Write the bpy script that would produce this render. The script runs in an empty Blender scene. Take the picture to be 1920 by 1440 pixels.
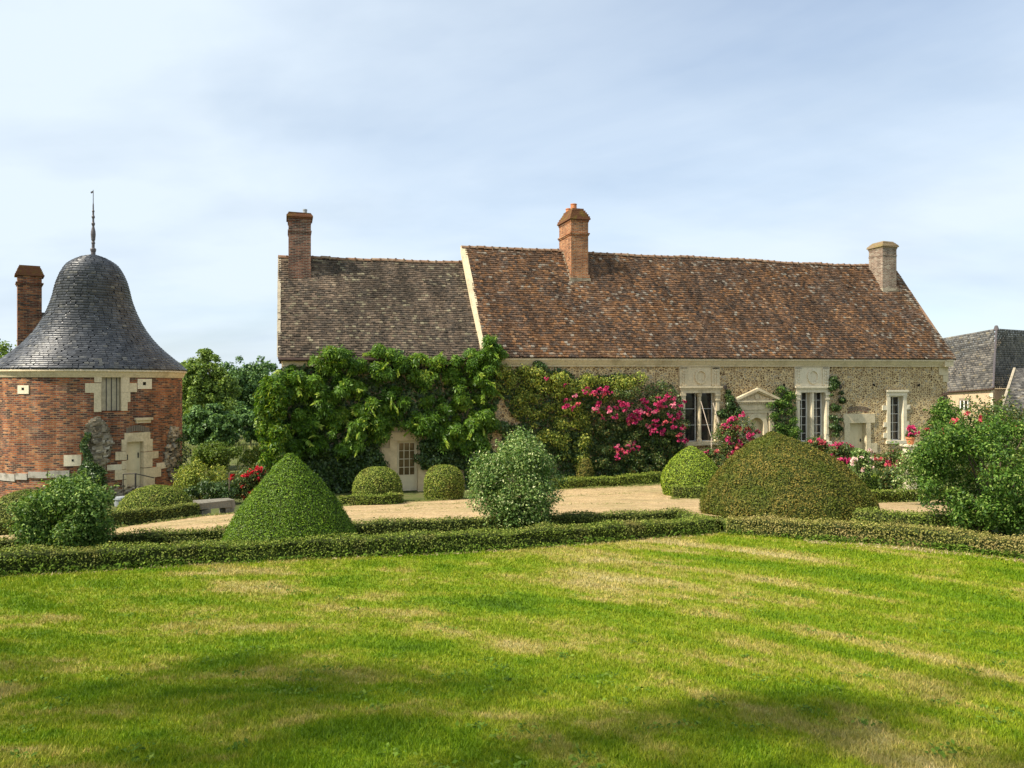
import bpy, math, random
import numpy as np
from mathutils import Vector, noise as mnoise

random.seed(7)
RNG = np.random.default_rng(7)
PI = math.pi
C = bpy.context.scene.collection
SC = bpy.context.scene

# ------------------------------------------------------------------ camera
CZ = 4.6                       # camera height above the lowest ground by the house
F = 1442.0                     # focal length in photograph pixels (1920 wide)
cam = bpy.data.cameras.new('camera')
cam.sensor_width = 36.0
cam.sensor_fit = 'HORIZONTAL'
cam.lens = 36.0 * F / 1920.0
cam.clip_start = 0.1
cam.clip_end = 5000
camo = bpy.data.objects.new('camera', cam)
camo.location = (0, 0, CZ)
camo.rotation_euler = (math.radians(90), 0, 0)
C.objects.link(camo)
SC.camera = camo

# ------------------------------------------------------------------ light
SUN_EL, SUN_PHI = math.radians(46), math.radians(27)   # sun stands to the left, a little behind the camera
to_sun = Vector((-math.cos(SUN_EL) * math.cos(SUN_PHI), -math.cos(SUN_EL) * math.sin(SUN_PHI), math.sin(SUN_EL)))
sl = bpy.data.lights.new('sun', 'SUN')
sl.energy = 5.0
sl.angle = math.radians(2.0)
sl.color = (1.0, 0.915, 0.77)
so = bpy.data.objects.new('sun', sl)
so.rotation_euler = (-to_sun).to_track_quat('-Z', 'Y').to_euler()
so.location = to_sun * 60
C.objects.link(so)

SC.view_settings.view_transform = 'Standard'
SC.view_settings.look = 'None'
SC.view_settings.exposure = 0.6
SC.view_settings.gamma = 1.0
SC.view_settings.use_curve_mapping = False

world = bpy.data.worlds.new('World')
SC.world = world
world.use_nodes = True


def make_world():
    nt = world.node_tree
    nt.nodes.clear()
    out = nt.nodes.new('ShaderNodeOutputWorld')
    sky = nt.nodes.new('ShaderNodeTexSky')
    sky.sky_type = 'NISHITA'
    sky.sun_disc = False
    sky.sun_elevation = SUN_EL
    sky.sun_rotation = math.atan2(to_sun.x, to_sun.y)
    sky.air_density = 1.0
    sky.dust_density = 1.0
    sky.ozone_density = 2.0
    b1 = nt.nodes.new('ShaderNodeBackground')
    b1.inputs['Strength'].default_value = 0.12
    nt.links.new(sky.outputs[0], b1.inputs['Color'])
    # thin veil of cloud, drifting in long streaks
    tc = nt.nodes.new('ShaderNodeTexCoord')
    sep = nt.nodes.new('ShaderNodeSeparateXYZ')
    nt.links.new(tc.outputs['Generated'], sep.inputs[0])
    add = nt.nodes.new('ShaderNodeMath'); add.operation = 'ADD'; add.inputs[1].default_value = 0.30
    mx = nt.nodes.new('ShaderNodeMath'); mx.operation = 'MAXIMUM'; mx.inputs[1].default_value = 0.0
    nt.links.new(sep.outputs['Z'], mx.inputs[0]); nt.links.new(mx.outputs[0], add.inputs[0])
    dx = nt.nodes.new('ShaderNodeMath'); dx.operation = 'DIVIDE'
    dy = nt.nodes.new('ShaderNodeMath'); dy.operation = 'DIVIDE'
    nt.links.new(sep.outputs['X'], dx.inputs[0]); nt.links.new(add.outputs[0], dx.inputs[1])
    nt.links.new(sep.outputs['Y'], dy.inputs[0]); nt.links.new(add.outputs[0], dy.inputs[1])
    comb = nt.nodes.new('ShaderNodeCombineXYZ')
    nt.links.new(dx.outputs[0], comb.inputs[0]); nt.links.new(dy.outputs[0], comb.inputs[1])
    mp = nt.nodes.new('ShaderNodeMapping')
    mp.inputs['Rotation'].default_value = (0, 0, math.radians(52))
    mp.inputs['Scale'].default_value = (0.42, 0.62, 1.0)
    mp.inputs['Location'].default_value = (3.3, 1.2, 0)
    nt.links.new(comb.outputs[0], mp.inputs[0])
    n1 = nt.nodes.new('ShaderNodeTexNoise')
    n1.inputs['Scale'].default_value = 1.0; n1.inputs['Detail'].default_value = 7; n1.inputs['Roughness'].default_value = 0.55
    n1.inputs['Distortion'].default_value = 0.5
    nt.links.new(mp.outputs[0], n1.inputs['Vector'])
    r1 = nt.nodes.new('ShaderNodeValToRGB')
    r1.color_ramp.elements[0].position = 0.33; r1.color_ramp.elements[0].color = (0.30, 0.30, 0.30, 1)
    r1.color_ramp.elements[1].position = 0.58; r1.color_ramp.elements[1].color = (0.96, 0.96, 0.96, 1)
    nt.links.new(n1.outputs[0], r1.inputs[0])
    # grey wisps low down
    mp2 = nt.nodes.new('ShaderNodeMapping')
    mp2.inputs['Scale'].default_value = (0.7, 1.2, 1.0)
    mp2.inputs['Rotation'].default_value = (0, 0, math.radians(-8))
    nt.links.new(comb.outputs[0], mp2.inputs[0])
    n2 = nt.nodes.new('ShaderNodeTexNoise')
    n2.inputs['Scale'].default_value = 2.1; n2.inputs['Detail'].default_value = 6; n2.inputs['Roughness'].default_value = 0.5
    nt.links.new(mp2.outputs[0], n2.inputs['Vector'])
    r2 = nt.nodes.new('ShaderNodeValToRGB')
    r2.color_ramp.elements[0].position = 0.45; r2.color_ramp.elements[0].color = (0.555, 0.632, 0.705, 1)
    r2.color_ramp.elements[1].position = 0.80; r2.color_ramp.elements[1].color = (0.42, 0.50, 0.59, 1)
    nt.links.new(n2.outputs[0], r2.inputs[0])
    b2 = nt.nodes.new('ShaderNodeBackground')
    b2.inputs['Strength'].default_value = 1.0
    nt.links.new(r2.outputs[0], b2.inputs['Color'])
    mix = nt.nodes.new('ShaderNodeMixShader')
    nt.links.new(r1.outputs[0], mix.inputs[0])
    nt.links.new(b1.outputs[0], mix.inputs[1]); nt.links.new(b2.outputs[0], mix.inputs[2])
    nt.links.new(mix.outputs[0], out.inputs[0])


make_world()


# ------------------------------------------------------------------ helpers: geometry of the view
def P(px, py, D):
    """World point at distance D ahead of the camera, seen at photograph pixel (px, py)."""
    return np.array(((px - 960) / F * D, D, CZ - (py - 720) / F * D))


AX, AY = 0.959, 0.2834          # direction of the house front
HX0, HY0 = None, None


def wall_dist(px, t=0.0):
    u = (px - 960) / F
    return (30.69 + t) / (AX - AY * u)


_D0 = wall_dist(528)
HX0, HY0 = (528 - 960) / F * _D0, _D0


def W(px, py, t=0.0):
    """House coordinates (s along the front, z) of a pixel on the plane t behind the front wall."""
    D = wall_dist(px, t)
    p = P(px, py, D)
    return ((p[0] - HX0) * AX + (p[1] - HY0) * AY, p[2])


def HW(s, t, z):
    """House coordinates to world."""
    return np.array((HX0 + s * AX - t * AY, HY0 + s * AY + t * AX, z))


# ------------------------------------------------------------------ helpers: ground height
_ctl = []
for px, py, D in [(0, 1440, 4.0), (960, 1440, 4.0), (1920, 1440, 4.0), (0, 1250, 6.6), (960, 1250, 6.6), (1920, 1250, 6.6),
                  (0, 1078, 10.2), (300, 1062, 10.8), (960, 1030, 12.3), (1355, 1000, 14.0), (1920, 1045, 11.5),
                  (300, 1027, 12.6), (780, 1003, 13.7), (1200, 982, 15.4),
                  (215, 993, 17.5), (375, 970, 20), (640, 950, 24), (880, 935, 27.3), (1060, 917, 30), (1240, 907, 31),
                  (763, 921, 30.76), (1150, 897, 33), (1610, 850, 37.4), (1700, 935, 27), (1475, 968, 16.5),
                  (1660, 905, 30), (165, 940, 28), (245, 928, 28.5), (0, 1003, 18), (-100, 960, 28),
                  (400, 850, 45), (500, 838, 60), (1780, 845, 39), (1300, 880, 35), (1900, 960, 17)]:
    _ctl.append(tuple(P(px, py, D)))
for x, y, z in [(-14, -10, 3.3), (0, -10, 3.3), (14, -10, 3.2), (-14, 2, 2.7), (14, 2, 2.7), (0, 1, 2.85), (-40, 0, 2.6), (40, 0, 2.6),
                (-30, 60, -0.6), (0, 60, 0.0), (36, 58, 0.9), (45, 30, 1.2), (-45, 30, 0.0), (-60, 90, -0.6), (0, 100, -0.5), (60, 90, 0.3),
                (0, 45, 0.4), (15, 50, 0.8)]:
    _ctl.append((x, y, z))
_ctl = np.array(_ctl)


def _U(r2):
    return r2 * np.log(r2 + 1e-9)


def _fit():
    n = len(_ctl)
    xy = _ctl[:, :2]
    d2 = ((xy[:, None, :] - xy[None, :, :]) ** 2).sum(-1)
    K = _U(d2) + np.eye(n) * 3.0
    Pm = np.hstack([np.ones((n, 1)), xy])
    A = np.zeros((n + 3, n + 3))
    A[:n, :n] = K; A[:n, n:] = Pm; A[n:, :n] = Pm.T
    b = np.zeros(n + 3); b[:n] = _ctl[:, 2]
    return np.linalg.solve(A, b)


_tw = _fit()


def gz(x, y):
    x = np.asarray(x, float); y = np.asarray(y, float)
    shp = x.shape
    xf = x.ravel(); yf = y.ravel()
    cx = np.clip(xf, -55, 55); cy = np.clip(yf, -14, 95)
    out = np.zeros_like(xf)
    n = len(_ctl)
    for i in range(0, len(xf), 20000):
        a = cx[i:i + 20000]; b = cy[i:i + 20000]
        d2 = (a[:, None] - _ctl[None, :, 0]) ** 2 + (b[:, None] - _ctl[None, :, 1]) ** 2
        out[i:i + 20000] = _U(d2) @ _tw[:n] + _tw[n] + _tw[n + 1] * a + _tw[n + 2] * b
    far = np.clip((np.hypot(xf, yf - 30) - 50) / 60, 0, 1)
    out = out * (1 - far) + (-0.5) * far
    r = out.reshape(shp)
    return r if shp else float(r)


# ------------------------------------------------------------------ helpers: objects
def tag(o, label=None, cat=None, group=None, kind=None):
    if label: o['label'] = label
    if cat: o['category'] = cat
    if group: o['group'] = group
    if kind: o['kind'] = kind
    return o


def thing(name, loc, label, cat, group=None, rotz=0.0):
    o = bpy.data.objects.new(name, None)
    o.empty_display_size = 0.3
    o.location = loc
    o.rotation_euler = (0, 0, rotz)
    C.objects.link(o)
    o['frame'] = 'local' if rotz else 'world'
    return tag(o, label, cat, group)


def root_of(o):
    while o.parent is not None:
        o = o.parent
    return o


def mesh_np(name, V, faces_flat, nper, mat, tint=None, uv=None, smooth=False):
    me = bpy.data.meshes.new(name)
    V = np.asarray(V, np.float32)
    nv = len(V); nf = len(faces_flat) // nper
    me.vertices.add(nv)
    me.vertices.foreach_set('co', V.ravel())
    me.loops.add(nf * nper)
    me.loops.foreach_set('vertex_index', np.asarray(faces_flat, np.int32))
    me.polygons.add(nf)
    me.polygons.foreach_set('loop_start', np.arange(0, nf * nper, nper, dtype=np.int32))
    me.update(calc_edges=True)
    if tint is not None:
        at = me.color_attributes.new('tint', 'FLOAT_COLOR', 'POINT')
        at.data.foreach_set('color', np.asarray(tint, np.float32).ravel())
    if smooth:
        me.polygons.foreach_set('use_smooth', np.ones(nf, dtype=bool))
    me.materials.append(mat)
    me.validate()
    return me


def link(name, me, parent=None, loc=None):
    """Link a mesh given in world coordinates (or house coordinates below a rotated root)."""
    o = bpy.data.objects.new(name, me)
    C.objects.link(o)
    if parent is not None:
        o.parent = parent
        r = root_of(parent)
        if r.get('frame') == 'world' or r.type == 'MESH':
            me.transform(_T(-Vector(r.location)))
    elif loc is not None:
        me.transform(_T(-Vector(loc)))
        o.location = loc
    return o


def _T(v):
    from mathutils import Matrix
    return Matrix.Translation(v)


class MB:
    """Collects faces; builds one mesh object."""
    def __init__(self):
        self.v = []; self.f = []; self.uv = []; self.t = []

    def face(self, pts, uvs=None, tint=None):
        b = len(self.v)
        self.v += [tuple(p) for p in pts]
        self.f.append(tuple(range(b, b + len(pts))))
        self.uv.append(uvs)
        self.t += [tint or (0.5, 0.5, 0.5, 1)] * len(pts)

    def box(self, x0, x1, y0, y1, z0, z1, fn=None, tint=None, jit=0.0, skip=''):
        def q(x, y, z):
            if jit:
                x += random.uniform(-jit, jit); y += random.uniform(-jit, jit); z += random.uniform(-jit, jit)
            return (x, y, z)
        c = {(i, j, k): q((x0, x1)[i], (y0, y1)[j], (z0, z1)[k]) for i in (0, 1) for j in (0, 1) for k in (0, 1)}
        fs = {'f': ((0, 0, 0), (1, 0, 0), (1, 0, 1), (0, 0, 1)), 'k': ((1, 1, 0), (0, 1, 0), (0, 1, 1), (1, 1, 1)),
              'l': ((0, 1, 0), (0, 0, 0), (0, 0, 1), (0, 1, 1)), 'r': ((1, 0, 0), (1, 1, 0), (1, 1, 1), (1, 0, 1)),
              't': ((0, 0, 1), (1, 0, 1), (1, 1, 1), (0, 1, 1)), 'b': ((0, 1, 0), (1, 1, 0), (1, 0, 0), (0, 0, 0))}
        for key, idx in fs.items():
            if key in skip: continue
            pts = [c[i] for i in idx]
            if key in 'fk': uv = [(p[0], p[2]) for p in pts]
            elif key in 'lr': uv = [(p[1] + 0.37, p[2]) for p in pts]
            else: uv = [(p[0], p[1]) for p in pts]
            if fn: pts = [fn(*p) for p in pts]
            self.face(pts, uv, tint)
        return self

    def tube(self, pts, r, n=6, r2=None, tint=None):
        pts = [Vector(p) for p in pts]
        m = len(pts)
        rings = []
        for i, p in enumerate(pts):
            d = (pts[min(i + 1, m - 1)] - pts[max(i - 1, 0)]).normalized()
            a = d.orthogonal().normalized() if i == 0 else (a - d * a.dot(d)).normalized()
            b = d.cross(a)
            rr = r if r2 is None else r + (r2 - r) * i / (m - 1)
            rings.append([p + (a * math.cos(2 * PI * k / n) + b * math.sin(2 * PI * k / n)) * rr for k in range(n)])
        for i in range(m - 1):
            for k in range(n):
                self.face([rings[i][k], rings[i][(k + 1) % n], rings[i + 1][(k + 1) % n], rings[i + 1][k]], None, tint)
        self.face(rings[0][::-1], None, tint); self.face(rings[-1], None, tint)
        return self

    def lathe(self, cx, cy, prof, n=16, uvs=1.0, a0=0.0, a1=2 * PI):
        closed = abs(a1 - a0 - 2 * PI) < 1e-6
        for i in range(len(prof) - 1):
            r0, z0 = prof[i]; r1, z1 = prof[i + 1]
            for k in range(n):
                b0 = a0 + (a1 - a0) * k / n; b1 = a0 + (a1 - a0) * (k + 1) / n
                q = [(cx + r0 * math.cos(b0), cy + r0 * math.sin(b0), z0), (cx + r0 * math.cos(b1), cy + r0 * math.sin(b1), z0),
                     (cx + r1 * math.cos(b1), cy + r1 * math.sin(b1), z1), (cx + r1 * math.cos(b0), cy + r1 * math.sin(b0), z1)]
                rm = max(r0, r1)
                self.face(q, [(b0 * rm, z0), (b1 * rm, z0), (b1 * rm, z1), (b0 * rm, z1)])
        return self

    def build(self, name, mat, parent=None, loc=None, smooth=False, merge=False):
        me = bpy.data.meshes.new(name)
        me.from_pydata([tuple(map(float, p)) for p in self.v], [], self.f)
        if any(u is not None for u in self.uv):
            ul = me.uv_layers.new(name='UVMap')
            k = 0
            for f, u in zip(self.f, self.uv):
                for j in range(len(f)):
                    ul.data[k].uv = u[j] if u is not None else (0, 0)
                    k += 1
        at = me.color_attributes.new('tint', 'FLOAT_COLOR', 'POINT')
        at.data.foreach_set('color', np.asarray(self.t, np.float32).ravel())
        if merge:
            import bmesh
            bm = bmesh.new(); bm.from_mesh(me)
            bmesh.ops.remove_doubles(bm, verts=bm.verts, dist=1e-4)
            bmesh.ops.recalc_face_normals(bm, faces=bm.faces)
            bm.to_mesh(me); bm.free()
        if smooth:
            for p in me.polygons: p.use_smooth = True
        me.materials.append(mat)
        return link(name, me, parent, loc)


def norm(a):
    return a / (np.linalg.norm(a, axis=-1, keepdims=True) + 1e-9)


def leaf_mesh(name, Pn, Nn, size, mat, aspect=0.5, rnd=0.6, fold=0.25, droop=0.0, svar=0.35, tint=None, T=None):
    """One mesh of many small folded leaves at points Pn, facing about Nn."""
    Pn = np.asarray(Pn, float); Nn = np.asarray(Nn, float)
    n = len(Pn)
    N = norm(norm(Nn) + rnd * RNG.normal(size=(n, 3)))
    if T is None:
        T = RNG.normal(size=(n, 3))
    T = T + np.array((0, 0, -droop)) * 2
    T = norm(T - N * (T * N).sum(1, keepdims=True))
    B = np.cross(N, T)
    L = (size * (1 + svar * RNG.uniform(-1, 1, n)))[:, None]
    Wd = L * aspect
    V = np.empty((n, 4, 3))
    V[:, 0] = Pn - T * L * 0.5
    V[:, 1] = Pn + B * Wd * 0.5 + N * fold * Wd
    V[:, 2] = Pn + T * L * 0.5
    V[:, 3] = Pn - B * Wd * 0.5 + N * fold * Wd
    if tint is None:
        tint = RNG.uniform(0, 1, n)
    tc = np.ones((n, 4, 4)) * 0.5
    tc[:, :, 0] = np.clip(tint, 0, 1)[:, None]
    tc[:, :, 1] = RNG.uniform(0, 1, n)[:, None]
    tc[:, :, 3] = 1
    return mesh_np(name, V.reshape(-1, 3), np.arange(n * 4), 4, mat, tc.reshape(-1, 4))


# smooth pseudo noise for shapes
def wob(x, y, z, s=1.0, seed=0.0):
    x = np.asarray(x) * s; y = np.asarray(y) * s; z = np.asarray(z) * s
    return (np.sin(1.7 * x + 2.3 * y + seed) * np.cos(1.3 * z - 0.9 * x + seed * 2)
            + 0.5 * np.sin(3.9 * y - 2.8 * z + seed * 3) * np.cos(3.1 * x + seed)
            + 0.25 * np.sin(7.3 * x + 5.1 * z + seed) * np.cos(6.7 * y - seed)) / 1.75


def in_poly(px, py, poly):
    px = np.asarray(px); py = np.asarray(py)
    c = np.zeros(px.shape, bool)
    n = len(poly)
    for i in range(n):
        x0, y0 = poly[i]; x1, y1 = poly[(i + 1) % n]
        t = ((y0 > py) != (y1 > py))
        xi = (x1 - x0) * (py - y0) / ((y1 - y0) if y1 != y0 else 1e-9) + x0
        c ^= t & (px < xi)
    return c


def sample_poly(n, poly, holes=()):
    a = np.array(poly, float)
    lo = a.min(0); hi = a.max(0)
    out = np.zeros((0, 2))
    while len(out) < n:
        q = RNG.uniform(lo, hi, (n * 2, 2))
        k = in_poly(q[:, 0], q[:, 1], poly)
        for h in holes: k &= ~in_poly(q[:, 0], q[:, 1], h)
        out = np.vstack([out, q[k]])
    return out[:n]


# ------------------------------------------------------------------ helpers: materials
def new_mat(name):
    m = bpy.data.materials.new(name)
    m.use_nodes = True
    nt = m.node_tree
    bs = nt.nodes['Principled BSDF']
    bs.inputs['Roughness'].default_value = 0.8
    bs.inputs['Specular IOR Level'].default_value = 0.2
    return m, nt, bs


def node(nt, typ, **kw):
    n = nt.nodes.new(typ)
    for k, v in kw.items():
        if k in n.inputs: n.inputs[k].default_value = v
        else: setattr(n, k, v)
    return n


def ramp(nt, src, stops, interp='LINEAR'):
    r = nt.nodes.new('ShaderNodeValToRGB')
    r.color_ramp.interpolation = interp
    els = r.color_ramp.elements
    while len(els) < len(stops): els.new(0.5)
    for e, (p, c) in zip(els, stops):
        e.position = p
        e.color = (*c, 1) if len(c) == 3 else c
    if src is not None: nt.links.new(src, r.inputs[0])
    return r


def mixc(nt, fac, a, b, typ='MIX'):
    m = nt.nodes.new('ShaderNodeMix'); m.data_type = 'RGBA'; m.blend_type = typ
    for sock, v in ((m.inputs[0], fac), (m.inputs[6], a), (m.inputs[7], b)):
        if hasattr(v, 'links'): nt.links.new(v, sock)
        elif isinstance(v, (int, float)): sock.default_value = v
        else: sock.default_value = (*v, 1) if len(v) == 3 else v
    return m.outputs[2]


def grey(v):
    return (v, v, v)


def coords(nt, kind='Object', scale=(1, 1, 1), loc=(0, 0, 0), rot=(0, 0, 0)):
    tc = nt.nodes.new('ShaderNodeTexCoord')
    mp = nt.nodes.new('ShaderNodeMapping')
    mp.inputs['Scale'].default_value = scale
    mp.inputs['Location'].default_value = loc
    mp.inputs['Rotation'].default_value = rot
    nt.links.new(tc.outputs[kind], mp.inputs[0])
    return mp.outputs[0]


def noise_tex(nt, vec, scale, detail=4, rough=0.55, dist=0.0):
    n = node(nt, 'ShaderNodeTexNoise', Scale=scale, Detail=detail, Roughness=rough, Distortion=dist)
    if vec is not None: nt.links.new(vec, n.inputs['Vector'])
    return n.outputs[0]


def bump(nt, bs, h, strength=0.5, dist=0.02):
    b = node(nt, 'ShaderNodeBump', Strength=strength, Distance=dist)
    nt.links.new(h, b.inputs['Height'])
    nt.links.new(b.outputs[0], bs.inputs['Normal'])
    return b


GAIN = {'yew_green': 1.5, 'yew': 1.65, 'box': 2.15, 'dark_tree': 2.7, 'tree': 2.6, 'ivy': 1.45, 'wisteria': 1.25, 'glossy': 2.1, 'variegated': 1.75, 'laurel': 1.5, 'creeper': 1.8, 'rose_leaf': 1.5, 'bronze': 1.5}


def leaf_mat(name, stops, trans=0.3, rough=0.5, spec=0.25, patch=None):
    """Leaves: colour varies leaf by leaf; patch = (colour, scale, lo, hi) tints whole areas of the plant."""
    m, nt, bs = new_mat(name)
    gn = next((v for k, v in GAIN.items() if name.startswith(k)), 1.0)
    stops = [(p, tuple(min(x * gn, 0.8) for x in c)) for p, c in stops]
    at = node(nt, 'ShaderNodeAttribute', attribute_name='tint')
    sp = nt.nodes.new('ShaderNodeSeparateColor')
    nt.links.new(at.outputs['Color'], sp.inputs[0])
    col = ramp(nt, sp.outputs[0], stops).outputs[0]
    if patch:
        c, s, lo, hi = patch
        nz = noise_tex(nt, coords(nt), s, 3, 0.6)
        f = ramp(nt, nz, [(lo, grey(0)), (hi, grey(0.85))]).outputs[0]
        col = mixc(nt, f, col, c)
    v = ramp(nt, sp.outputs[1], [(0, grey(0.72)), (1, grey(1.25))]).outputs[0]
    col = mixc(nt, 1.0, col, v, 'MULTIPLY')
    nt.links.new(col, bs.inputs['Base Color'])
    bs.inputs['Roughness'].default_value = rough
    bs.inputs['Specular IOR Level'].default_value = spec
    tr = nt.nodes.new('ShaderNodeBsdfTranslucent')
    tcol = mixc(nt, 1.0, col, (1.2, 1.25, 0.6), 'MULTIPLY')
    nt.links.new(tcol, tr.inputs[0])
    mx = nt.nodes.new('ShaderNodeMixShader')
    mx.inputs[0].default_value = trans
    nt.links.new(bs.outputs[0], mx.inputs[1]); nt.links.new(tr.outputs[0], mx.inputs[2])
    nt.links.new(mx.outputs[0], nt.nodes['Material Output'].inputs[0])
    return m


def plain(name, c, rough=0.7, spec=0.25, var=0.15, scale=8.0, metal=0.0, bmp=0.0):
    m, nt, bs = new_mat(name)
    nz = noise_tex(nt, coords(nt), scale, 5, 0.6)
    f = ramp(nt, nz, [(0.3, grey(1 - var)), (0.7, grey(1 + var))]).outputs[0]
    nt.links.new(mixc(nt, 1.0, c, f, 'MULTIPLY'), bs.inputs['Base Color'])
    bs.inputs['Roughness'].default_value = rough
    bs.inputs['Specular IOR Level'].default_value = spec
    bs.inputs['Metallic'].default_value = metal
    if bmp: bump(nt, bs, nz, bmp, 0.02)
    return m


def stone_mat(name, c, stain=(0.16, 0.13, 0.085), amt=0.6, scale=1.6, bmp=0.35):
    m, nt, bs = new_mat(name)
    v = coords(nt)
    big = noise_tex(nt, v, scale, 6, 0.65)
    fine = noise_tex(nt, v, scale * 14, 4, 0.6)
    f = ramp(nt, big, [(0.50, grey(0)), (0.74, grey(amt))]).outputs[0]
    col = mixc(nt, f, c, stain)
    drip = noise_tex(nt, coords(nt, 'Object', (5.0, 5.0, 0.55), (1.3, 2.1, 0.4)), 1.6, 5, 0.7)
    fd = ramp(nt, drip, [(0.52, grey(0)), (0.72, grey(amt * 0.45))]).outputs[0]
    col = mixc(nt, fd, col, tuple(x * 0.62 for x in stain))
    g = ramp(nt, fine, [(0.3, grey(0.82)), (0.7, grey(1.12))]).outputs[0]
    nt.links.new(mixc(nt, 1.0, col, g, 'MULTIPLY'), bs.inputs['Base Color'])
    bs.inputs['Roughness'].default_value = 0.9
    bump(nt, bs, fine, bmp, 0.02)
    return m


def brick_mat(name, stops, mortar, bw=0.22, bh=0.068, wash=None, spec=0.15, mort=0.012):
    """Hand-made bricks laid by UV in metres; every brick its own colour."""
    m, nt, bs = new_mat(name)
    uv0 = coords(nt, 'UV')
    wn = node(nt, 'ShaderNodeTexNoise', Scale=2.2, Detail=3)
    nt.links.new(uv0, wn.inputs['Vector'])
    sb = node(nt, 'ShaderNodeVectorMath', operation='SUBTRACT'); sb.inputs[1].default_value = (0.5, 0.5, 0.5)
    nt.links.new(wn.outputs['Color'], sb.inputs[0])
    ml = node(nt, 'ShaderNodeVectorMath', operation='MULTIPLY'); ml.inputs[1].default_value = (0.02, 0.05, 0)
    nt.links.new(sb.outputs[0], ml.inputs[0])
    ad = node(nt, 'ShaderNodeVectorMath', operation='ADD')
    nt.links.new(uv0, ad.inputs[0]); nt.links.new(ml.outputs[0], ad.inputs[1])
    br = node(nt, 'ShaderNodeTexBrick', Scale=1.0)
    br.inputs['Brick Width'].default_value = bw; br.inputs['Row Height'].default_value = bh
    br.inputs['Mortar Size'].default_value = mort; br.inputs['Mortar Smooth'].default_value = 0.35
    br.inputs['Color1'].default_value = (0, 0, 0, 1); br.inputs['Color2'].default_value = (1, 1, 1, 1)
    br.inputs['Mortar'].default_value = (0.5, 0.5, 0.5, 1)
    nt.links.new(ad.outputs[0], br.inputs['Vector'])
    rnd = ramp(nt, br.outputs['Color'], stops).outputs[0]
    big = noise_tex(nt, uv0, 0.8, 5, 0.65)
    col = rnd
    mcol = mixc(nt, ramp(nt, big, [(0.35, grey(0)), (0.7, grey(0.7))]).outputs[0], mortar, (0.10, 0.085, 0.07))
    col = mixc(nt, br.outputs['Fac'], col, mcol)
    if wash:
        c, lo, hi = wash
        wv = noise_tex(nt, uv0, 1.5, 6, 0.7)
        col = mixc(nt, ramp(nt, wv, [(lo, grey(0)), (hi, grey(0.8))]).outputs[0], col, c)
    stv = noise_tex(nt, coords(nt, 'UV', (1.8, 0.28, 1)), 1.5, 5, 0.65)
    col = mixc(nt, 1.0, col, ramp(nt, stv, [(0.34, grey(0.62)), (0.66, grey(1.18))]).outputs[0], 'MULTIPLY')
    fine = noise_tex(nt, uv0, 30, 3, 0.6)
    g = ramp(nt, fine, [(0.3, grey(0.75)), (0.7, grey(1.2))]).outputs[0]
    nt.links.new(mixc(nt, 1.0, col, g, 'MULTIPLY'), bs.inputs['Base Color'])
    bs.inputs['Roughness'].default_value = 0.92
    bs.inputs['Specular IOR Level'].default_value = spec
    inv = node(nt, 'ShaderNodeMath', operation='MULTIPLY_ADD'); inv.inputs[1].default_value = -1.0; inv.inputs[2].default_value = 1.0
    nt.links.new(br.outputs['Fac'], inv.inputs[0])
    hm = node(nt, 'ShaderNodeMath', operation='MULTIPLY_ADD'); hm.inputs[1].default_value = 0.7
    nt.links.new(fine, hm.inputs[0]); nt.links.new(inv.outputs[0], hm.inputs[2])
    bump(nt, bs, hm.outputs[0], 0.7, 0.015)
    return m


def tile_mat(name, stops, lichen, dark, rough=0.9, spec=0.15):
    """Tiles or slates: each its own colour, with lichen and black moss in large patches."""
    m, nt, bs = new_mat(name)
    at = node(nt, 'ShaderNodeAttribute', attribute_name='tint')
    sp = nt.nodes.new('ShaderNodeSeparateColor')
    nt.links.new(at.outputs['Color'], sp.inputs[0])
    col = ramp(nt, sp.outputs[0], stops).outputs[0]
    v = coords(nt)
    big = noise_tex(nt, v, 0.55, 5, 0.65)
    fine = noise_tex(nt, v, 13.0, 5, 0.7)
    if dark:
        c, lo, hi, a = dark
        f = ramp(nt, big, [(lo, grey(a)), (hi, grey(0))]).outputs[0]
        col = mixc(nt, f, col, c)
    if lichen:
        c, lo, hi, a = lichen
        f = ramp(nt, fine, [(lo, grey(0)), (hi, grey(a))]).outputs[0]
        col = mixc(nt, f, col, c)
    stv = noise_tex(nt, coords(nt, 'Object', (1.5, 0.16, 0.16)), 1.6, 4, 0.65)
    col = mixc(nt, 1.0, col, ramp(nt, stv, [(0.34, grey(0.68)), (0.66, grey(1.2))]).outputs[0], 'MULTIPLY')
    # blue of the attribute: how much lichen this tile carries
    col = mixc(nt, sp.outputs[2], col, lichen[0] if lichen else (0.3, 0.3, 0.3))
    g = ramp(nt, sp.outputs[1], [(0, grey(0.75)), (1, grey(1.2))]).outputs[0]
    nt.links.new(mixc(nt, 1.0, col, g, 'MULTIPLY'), bs.inputs['Base Color'])
    bs.inputs['Roughness'].default_value = rough
    bs.inputs['Specular IOR Level'].default_value = spec
    bump(nt, bs, fine, 0.4, 0.01)
    return m


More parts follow.
